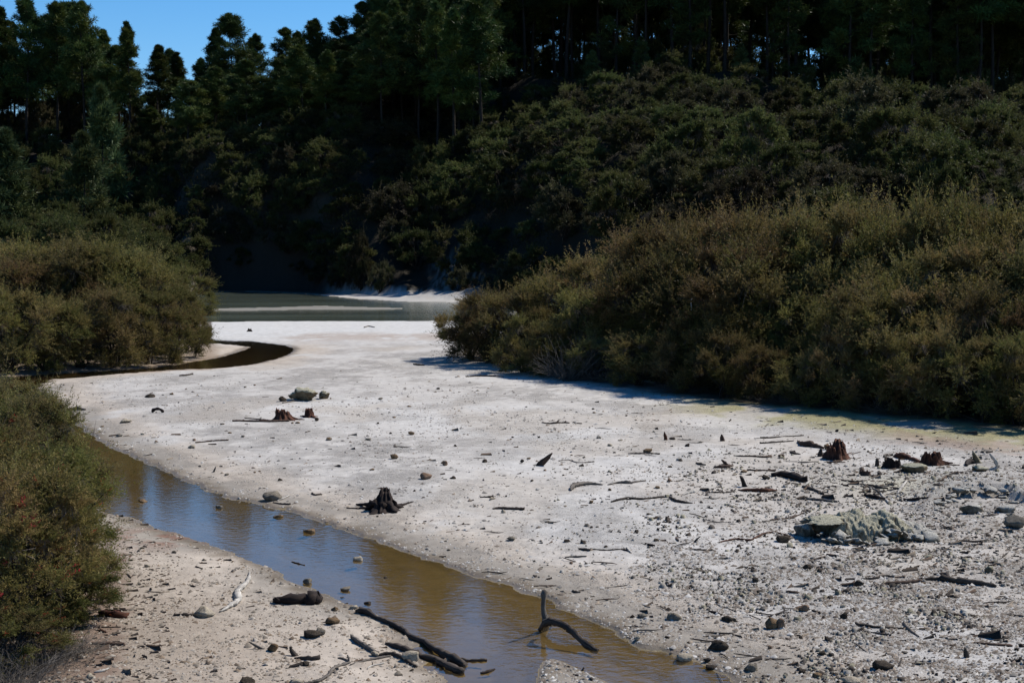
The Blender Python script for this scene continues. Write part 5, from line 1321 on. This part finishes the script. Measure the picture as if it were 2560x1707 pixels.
# --- bare grey bushes
def dead_bush(seed, H, R, n, col, rad=0.012):
    rng = np.random.default_rng(seed); parts = []
    for i in range(n):
        d = norm((rdir(rng, 1) * np.array([1, 1, 0.5]) + np.array([0, 0, 0.55])))[0]
        L = R * rng.uniform(0.6, 1.3); st = np.array([rng.normal() * 0.12 * R, rng.normal() * 0.12 * R, -0.05])
        e = st + d * L * np.array([1, 1, H / R])
        m = st + (e - st) * 0.5 + rng.normal(size=3) * 0.18 * L
        p = bez(st, m, e, 6); parts.append(tube(p, np.linspace(rad, rad * 0.35, 6), 3, cap=False))
        for k in range(4):
            t = rng.uniform(0.3, 0.95); q = p[int(t * 5)]
            e2 = q + norm((d + rdir(rng, 1)[0] * 0.9)[None])[0] * L * rng.uniform(0.2, 0.45)
            parts.append(tube(bez(q, (q + e2) / 2 + rng.normal(size=3) * 0.06 * L, e2, 4), np.linspace(rad * 0.55, rad * 0.25, 4), 3, cap=False))
    V, F, gv = join(parts); V[:, 2] = np.maximum(V[:, 2], -0.05)
    return mesh_np("dead_bush", V, F, col, True, None, gv)
DB = dead_bush(900, 1.9, 1.7, 120, M_TWIG, 0.013)
add("dead_bush", DB, None, G(1428, 950), "bare grey dead bush before the right thicket", "dead bush")
place(OL[1], 1360, 938, 865, "manuka_shrub", "small olive-brown bush beside the bare grey dead bush", None, 1.1, 0.3)
DB2 = dead_bush(901, 0.62, 0.85, 150, M_TWIG, 0.006)
for u, v, s, lab in [(60, 1672, 1.0, "heap of dead grey twigs at the foot of the near green shrub"), (170, 1640, 0.8, "dead brown twigs spreading from under the near green shrub"), (10, 1720, 1.1, "tangled dead twigs below the heap under the near green shrub")]:
    o = add("dead_twig_heap", DB2, None, G(u, v), lab, "dead twigs"); o.scale = (s, s, s * 0.7); o.rotation_euler[2] = u
SH = dead_bush(902, 1.5, 0.9, 26, M_TWIG, 0.007)
o = add("bare_shoots", SH, None, G(205, 1262), "bare thin shoots sticking out of the brown stream-side shrub", "shoots"); o.scale = (1, 1, 1.25)
for u, v in [(1520, 958), (1700, 986), (1960, 1013), (2230, 1036)]:
    o = add("dead_bush", DB, None, G(u, v - 4), "bare grey twig tangle in the deep shade under the right thicket", "dead bush", "twig tangles under the right thicket")
    o.scale = (0.9, 0.6, 0.26); o.rotation_euler[2] = u

# --- loose stones and sticks too many to describe one by one
srng = np.random.default_rng(42)
SM = [(lambda VF: mesh_np("stone", VF[0], VF[1], m, False))(hull_shape(2000 + i, 14, 0.08)) for i, m in enumerate([M_RGREY, M_RPALE, M_RTAN, M_RDARK, M_RGREY, M_RDARK, M_RPINK, M_RDARK])]
SL = ["small grey stone lying loose on the white flat", "small pale stone lying loose on the white flat", "small tan stone lying loose on the white flat", "small dark clod lying loose on the white flat", "small grey stone lying loose on the white flat", "small dark clod lying loose on the white flat", "small pinkish stone lying loose on the white flat", "small dark clod lying loose on the white flat"]
cnt = 0
while cnt < 150:
    u = srng.uniform(150, 2560); v = 950 + 757 * srng.random() ** 1.0
    p = G(u, v)
    ds = [look(p[0], p[1], G_DS)]
    if ds[0] < 0.25 or v < basel(u) + 30 and u > 1130: continue
    onbank = float(sdf(np.array([[p[0], p[1]]]), LBANK)[0]) < 0
    if onbank and (u < 330 or srng.random() < 0.6): continue
    i = int(srng.integers(0, 8))
    s = srng.uniform(0.022, 0.05) * (1 + (v < 1250) * 0.5)
    o = add("stone", SM[i], None, (p[0], p[1], p[2] + s * 0.25), SL[i] if not onbank else SL[i].replace("white flat", "near sandy bank"), "stone", "loose stones on the white flat" if not onbank else "loose stones on the near sandy bank")
    o.scale = (s * srng.uniform(0.9, 1.5), s * srng.uniform(0.8, 1.2), s * srng.uniform(0.6, 1.0)); o.rotation_euler = (0, 0, srng.uniform(0, 6.28)); cnt += 1
def small_stick(seed, mat):
    rng = np.random.default_rng(seed); L = 1.0
    P = np.stack([np.linspace(-L / 2, L / 2, 5), rng.normal(size=5) * 0.04, np.abs(rng.normal(size=5)) * 0.03], 1)
    V, F, gv = tube(P, np.array([0.02, 0.034, 0.036, 0.03, 0.012]), 6, rng, 0.15)
    return mesh_np("driftwood_stick", V, F, mat, True, None, gv)
SS = [small_stick(3000 + i, m) for i, m in enumerate([M_DARKW, M_BROWNW, M_GREYW, M_BLACKW, M_DARKW])]
SSL = ["short dark stick lying loose on the right part of the flat", "short brown stick lying loose on the right part of the flat", "short grey stick lying loose on the right part of the flat", "short black stick lying loose on the right part of the flat", "short dark stick lying loose on the right part of the flat"]
cnt = 0
while cnt < 120:
    u = srng.uniform(950, 2560); v = srng.uniform(1010, 1700)
    if srng.random() > 0.25 + 0.75 * (u - 900) / 1600: continue
    p = G(u, v)
    ds = [look(p[0], p[1], G_DS)]
    if ds[0] < 0.3 or v < basel(u) + 25: continue
    i = int(srng.integers(0, 5)); L = srng.uniform(0.12, 0.5)
    o = add("driftwood_stick", SS[i], None, (p[0], p[1], p[2] + 0.015), SSL[i], "driftwood", "short loose sticks on the right part of the flat")
    o.scale = (L, L * 0.8, L * 0.8); o.rotation_euler = (0, srng.normal() * 0.05, srng.normal() * 0.7); cnt += 1

# --- gravel and litter
def gravel():
    rng = np.random.default_rng(9)
    n = 285000
    u = rng.uniform(-220, 3000, n); v = VH + (1760 - VH) * np.sqrt(rng.uniform(((905 - VH) / (1760 - VH)) ** 2, 1, n))
    y = CH * FPX / (v - VH) * 0.978; x = (u - 1280) / FPX * y
    z, ds, dl, hm, sh = terrain(x, y, True)
    n2 = fbm(x * 0.6, y * 0.45, 52, 4); n3 = fbm(x * 2.3, y * 2.3, 53, 3); n1 = fbm(x * 0.3 + 5, y * 0.22, 61, 4)
    lb = sdf(np.stack([x, y], 1), LBANK) < 0
    right = sstep(1500, 2300, u) * sstep(1120, 1350, v)
    dens = 0.13 + 0.75 * sstep(0.45, 0.60, n1) * sstep(0.32, 0.55, n3) + 0.65 * right * sstep(0.38, 0.58, n3)
    dens = np.where(ds < 1.4, np.where(ds < 0.5, 0.30, 0.12) + 0.3 * sstep(.5, .65, n3), dens)
    dens = np.where(lb, 0.10 + 0.35 * sstep(0.5, 0.65, n3), dens)
    bl = np.interp(u, [1130, 1320, 1500, 1650, 1800, 1950, 2100, 2300, 2560], [900, 932, 955, 975, 1000, 1012, 1025, 1045, 1070])
    dens = dens * sstep(0, 110, v - bl) ** 0.7 * (ds > 0.03)
    k = rng.random(n) < dens
    x, y, z, u, v, lb = x[k], y[k], z[k], u[k], v[k], lb[k]; n = len(x)
    r = np.clip(rng.lognormal(math.log(0.0125), 0.5, n), 0.005, 0.05) * (0.75 + 0.012 * y)
    a = rng.uniform(0, 6.28, n)
    V = np.empty((n, 6, 3))
    for j in range(5):
        th = a + j * 2 * np.pi / 5 + rng.normal(size=n) * 0.25
        q = r * rng.uniform(0.75, 1.25, n)
        V[:, j] = np.stack([x + np.cos(th) * q * 1.2, y + np.sin(th) * q, z - 0.004 + rng.uniform(0, 0.3, n) * r], 1)
    V[:, 5] = np.stack([x + rng.normal(size=n) * r * 0.3, y + rng.normal(size=n) * r * 0.3, z + r * rng.uniform(0.55, 1.25, n)], 1)
    base = np.arange(n)[:, None] * 6
    F = np.stack([np.stack([base[:, 0] + j, base[:, 0] + (j + 1) % 5, base[:, 0] + 5], 1) for j in range(5)], 1).reshape(-1, 3)
    pal = np.array([(0.50, 0.48, 0.45), (0.40, 0.375, 0.345), (0.27, 0.25, 0.225), (0.58, 0.56, 0.53), (0.20, 0.165, 0.135), (0.34, 0.28, 0.22)])
    pick = rng.choice(6, n, p=[0.22, 0.23, 0.22, 0.10, 0.13, 0.10])
    dk = (rng.random(n) < 0.4 * sstep(1300, 2200, u)) ; pick = np.where(dk, 4, pick)
    t = pal[pick] * rng.uniform(0.55, 0.8, n)[:, None]
    t[lb] *= np.array([0.85, 0.78, 0.70])
    add("gravel", mesh_np("gravel", V.reshape(-1, 3), F, M_GRAVEL, False, np.repeat(t, 6, 0)), kind="stuff", label="grey and white gravel scattered over the silica flat and banks", cat="gravel")
    # crust rubble
    m = 34000
    u = rng.uniform(1250, 3000, m); v = rng.uniform(1120, 1760, m)
    y = CH * FPX / (v - VH) * 0.975; x = (u - 1280) / FPX * y
    z, ds, dl, hm, sh = terrain(x, y, True)
    n3 = fbm(x * 1.3 + 4, y * 1.0, 91, 4)
    around = np.exp(-((u - 2250) / 300) ** 2 - ((v - 1330) / 95) ** 2) + 0.8 * np.exp(-((u - 2150) / 260) ** 2 - ((v - 1205) / 60) ** 2)
    k = (rng.random(m) < 0.85 * sstep(0.50, 0.66, n3) * sstep(1250, 1900, u) + 0.42 * around) & (ds > 0.15)
    x, y, z = x[k], y[k], z[k]; m = len(x)
    r = np.clip(rng.lognormal(math.log(0.022), 0.45, m), 0.01, 0.07)
    a = rng.uniform(0, 6.28, m)
    V = np.empty((m, 8, 3))
    for j in range(4):
        th = a + j * np.pi / 2 + rng.normal(size=m) * 0.3; q = r * rng.uniform(0.8, 1.4, m); q2 = q * rng.uniform(0.45, 0.9, m)
        V[:, j] = np.stack([x + np.cos(th) * q, y + np.sin(th) * q, z - 0.006], 1)
        V[:, 4 + j] = np.stack([x + np.cos(th + 0.3) * q2, y + np.sin(th + 0.3) * q2, z + r * rng.uniform(0.35, 1.2, m)], 1)
    b = np.arange(m) * 8
    F = np.concatenate([np.stack([b + j, b + (j + 1) % 4, b + 4 + (j + 1) % 4, b + 4 + j], 1) for j in range(4)] + [np.stack([b + 4, b + 5, b + 6, b + 7], 1)])
    pal = np.array([(0.20, 0.186, 0.165), (0.10, 0.088, 0.076), (0.28, 0.265, 0.24), (0.05, 0.041, 0.034), (0.21, 0.195, 0.145)])
    t = pal[rng.integers(0, 5, m)] * rng.uniform(0.75, 1.15, m)[:, None]
    add("crust_rubble", mesh_np("crust_rubble", V.reshape(-1, 3), F, M_GRAVEL, False, np.repeat(t, 8, 0)), kind="stuff", label="broken crust fragments scattered around the crusted mound", cat="rubble")
    # slivers of bark, twigs
    m = 30000
    u = rng.uniform(-100, 3000, m); v = VH + (1750 - VH) * np.sqrt(rng.uniform(((930 - VH) / (1750 - VH)) ** 2, 1, m))
    y = CH * FPX / (v - VH) * 0.978; x = (u - 1280) / FPX * y
    z, ds, dl, hm, sh = terrain(x, y, True)
    n3 = fbm(x * 1.7, y * 1.7, 71, 3); right = sstep(1000, 2200, u)
    lb = sdf(np.stack([x, y], 1), LBANK) < 0
    near = lb & (u < 420)
    bl = np.interp(u, [1130, 1320, 1500, 1650, 1800, 1950, 2100, 2300, 2560], [900, 932, 955, 975, 1000, 1012, 1025, 1045, 1070])
    arnd = np.exp(-((u - 2170) / 230) ** 2 - ((v - 1215) / 55) ** 2) + np.exp(-((u - 2330) / 260) ** 2 - ((v - 1420) / 60) ** 2) * 0.6
    big = arnd * rng.random(m)
    k = (rng.random(m) < 1.2 * arnd + (0.06 + 0.8 * right) * sstep(0.42, 0.62, n3) + 0.07 + near * 0.7) & (ds > 0.08) & (v > bl + 12)
    x, y, z, big = x[k], y[k], z[k], big[k]; m = len(x)
    L = rng.lognormal(math.log(0.05), 0.6, m) * (0.6 + 0.016 * y) * (1 + 1.6 * big); W = L * rng.uniform(0.05, 0.16, m)
    a = rng.normal(size=m) * 0.8; d = np.stack([np.cos(a), np.sin(a)], 1); s = np.stack([-np.sin(a), np.cos(a)], 1)
    V = np.empty((m, 6, 3)); hgt = W * rng.uniform(0.7, 1.4, m)
    for j, (e, q, h) in enumerate([(-1, -1, 0), (1, -0.5, 0), (1, 0.5, 0), (-1, 1, 0), (-0.8, 0, 1), (0.85, 0, 1)]):
        V[:, j] = np.stack([x + d[:, 0] * L * e / 2 + s[:, 0] * W * q / 2, y + d[:, 1] * L * e / 2 + s[:, 1] * W * q / 2, z - 0.002 + h * hgt + (h * rng.uniform(0, 0.25, m) * L * (j == 5))], 1)
    b = np.arange(m) * 6
    F = np.concatenate([np.stack([b + i0, b + i1, b + i2, b + i3], 1) for i0, i1, i2, i3 in [(0, 1, 5, 4), (2, 3, 4, 5)]])
    pal = np.array([(0.05, 0.038, 0.03), (0.09, 0.062, 0.045), (0.16, 0.13, 0.10), (0.035, 0.028, 0.024)])
    t = pal[rng.integers(0, 4, m)] * rng.uniform(0.7, 1.2, m)[:, None]
    add("bark_litter", mesh_np("bark_litter", V.reshape(-1, 3), F, M_GRAVEL, False, np.repeat(t, 6, 0)), kind="stuff", label="dark slivers of bark and twig strewn over the flat", cat="litter")
gravel()
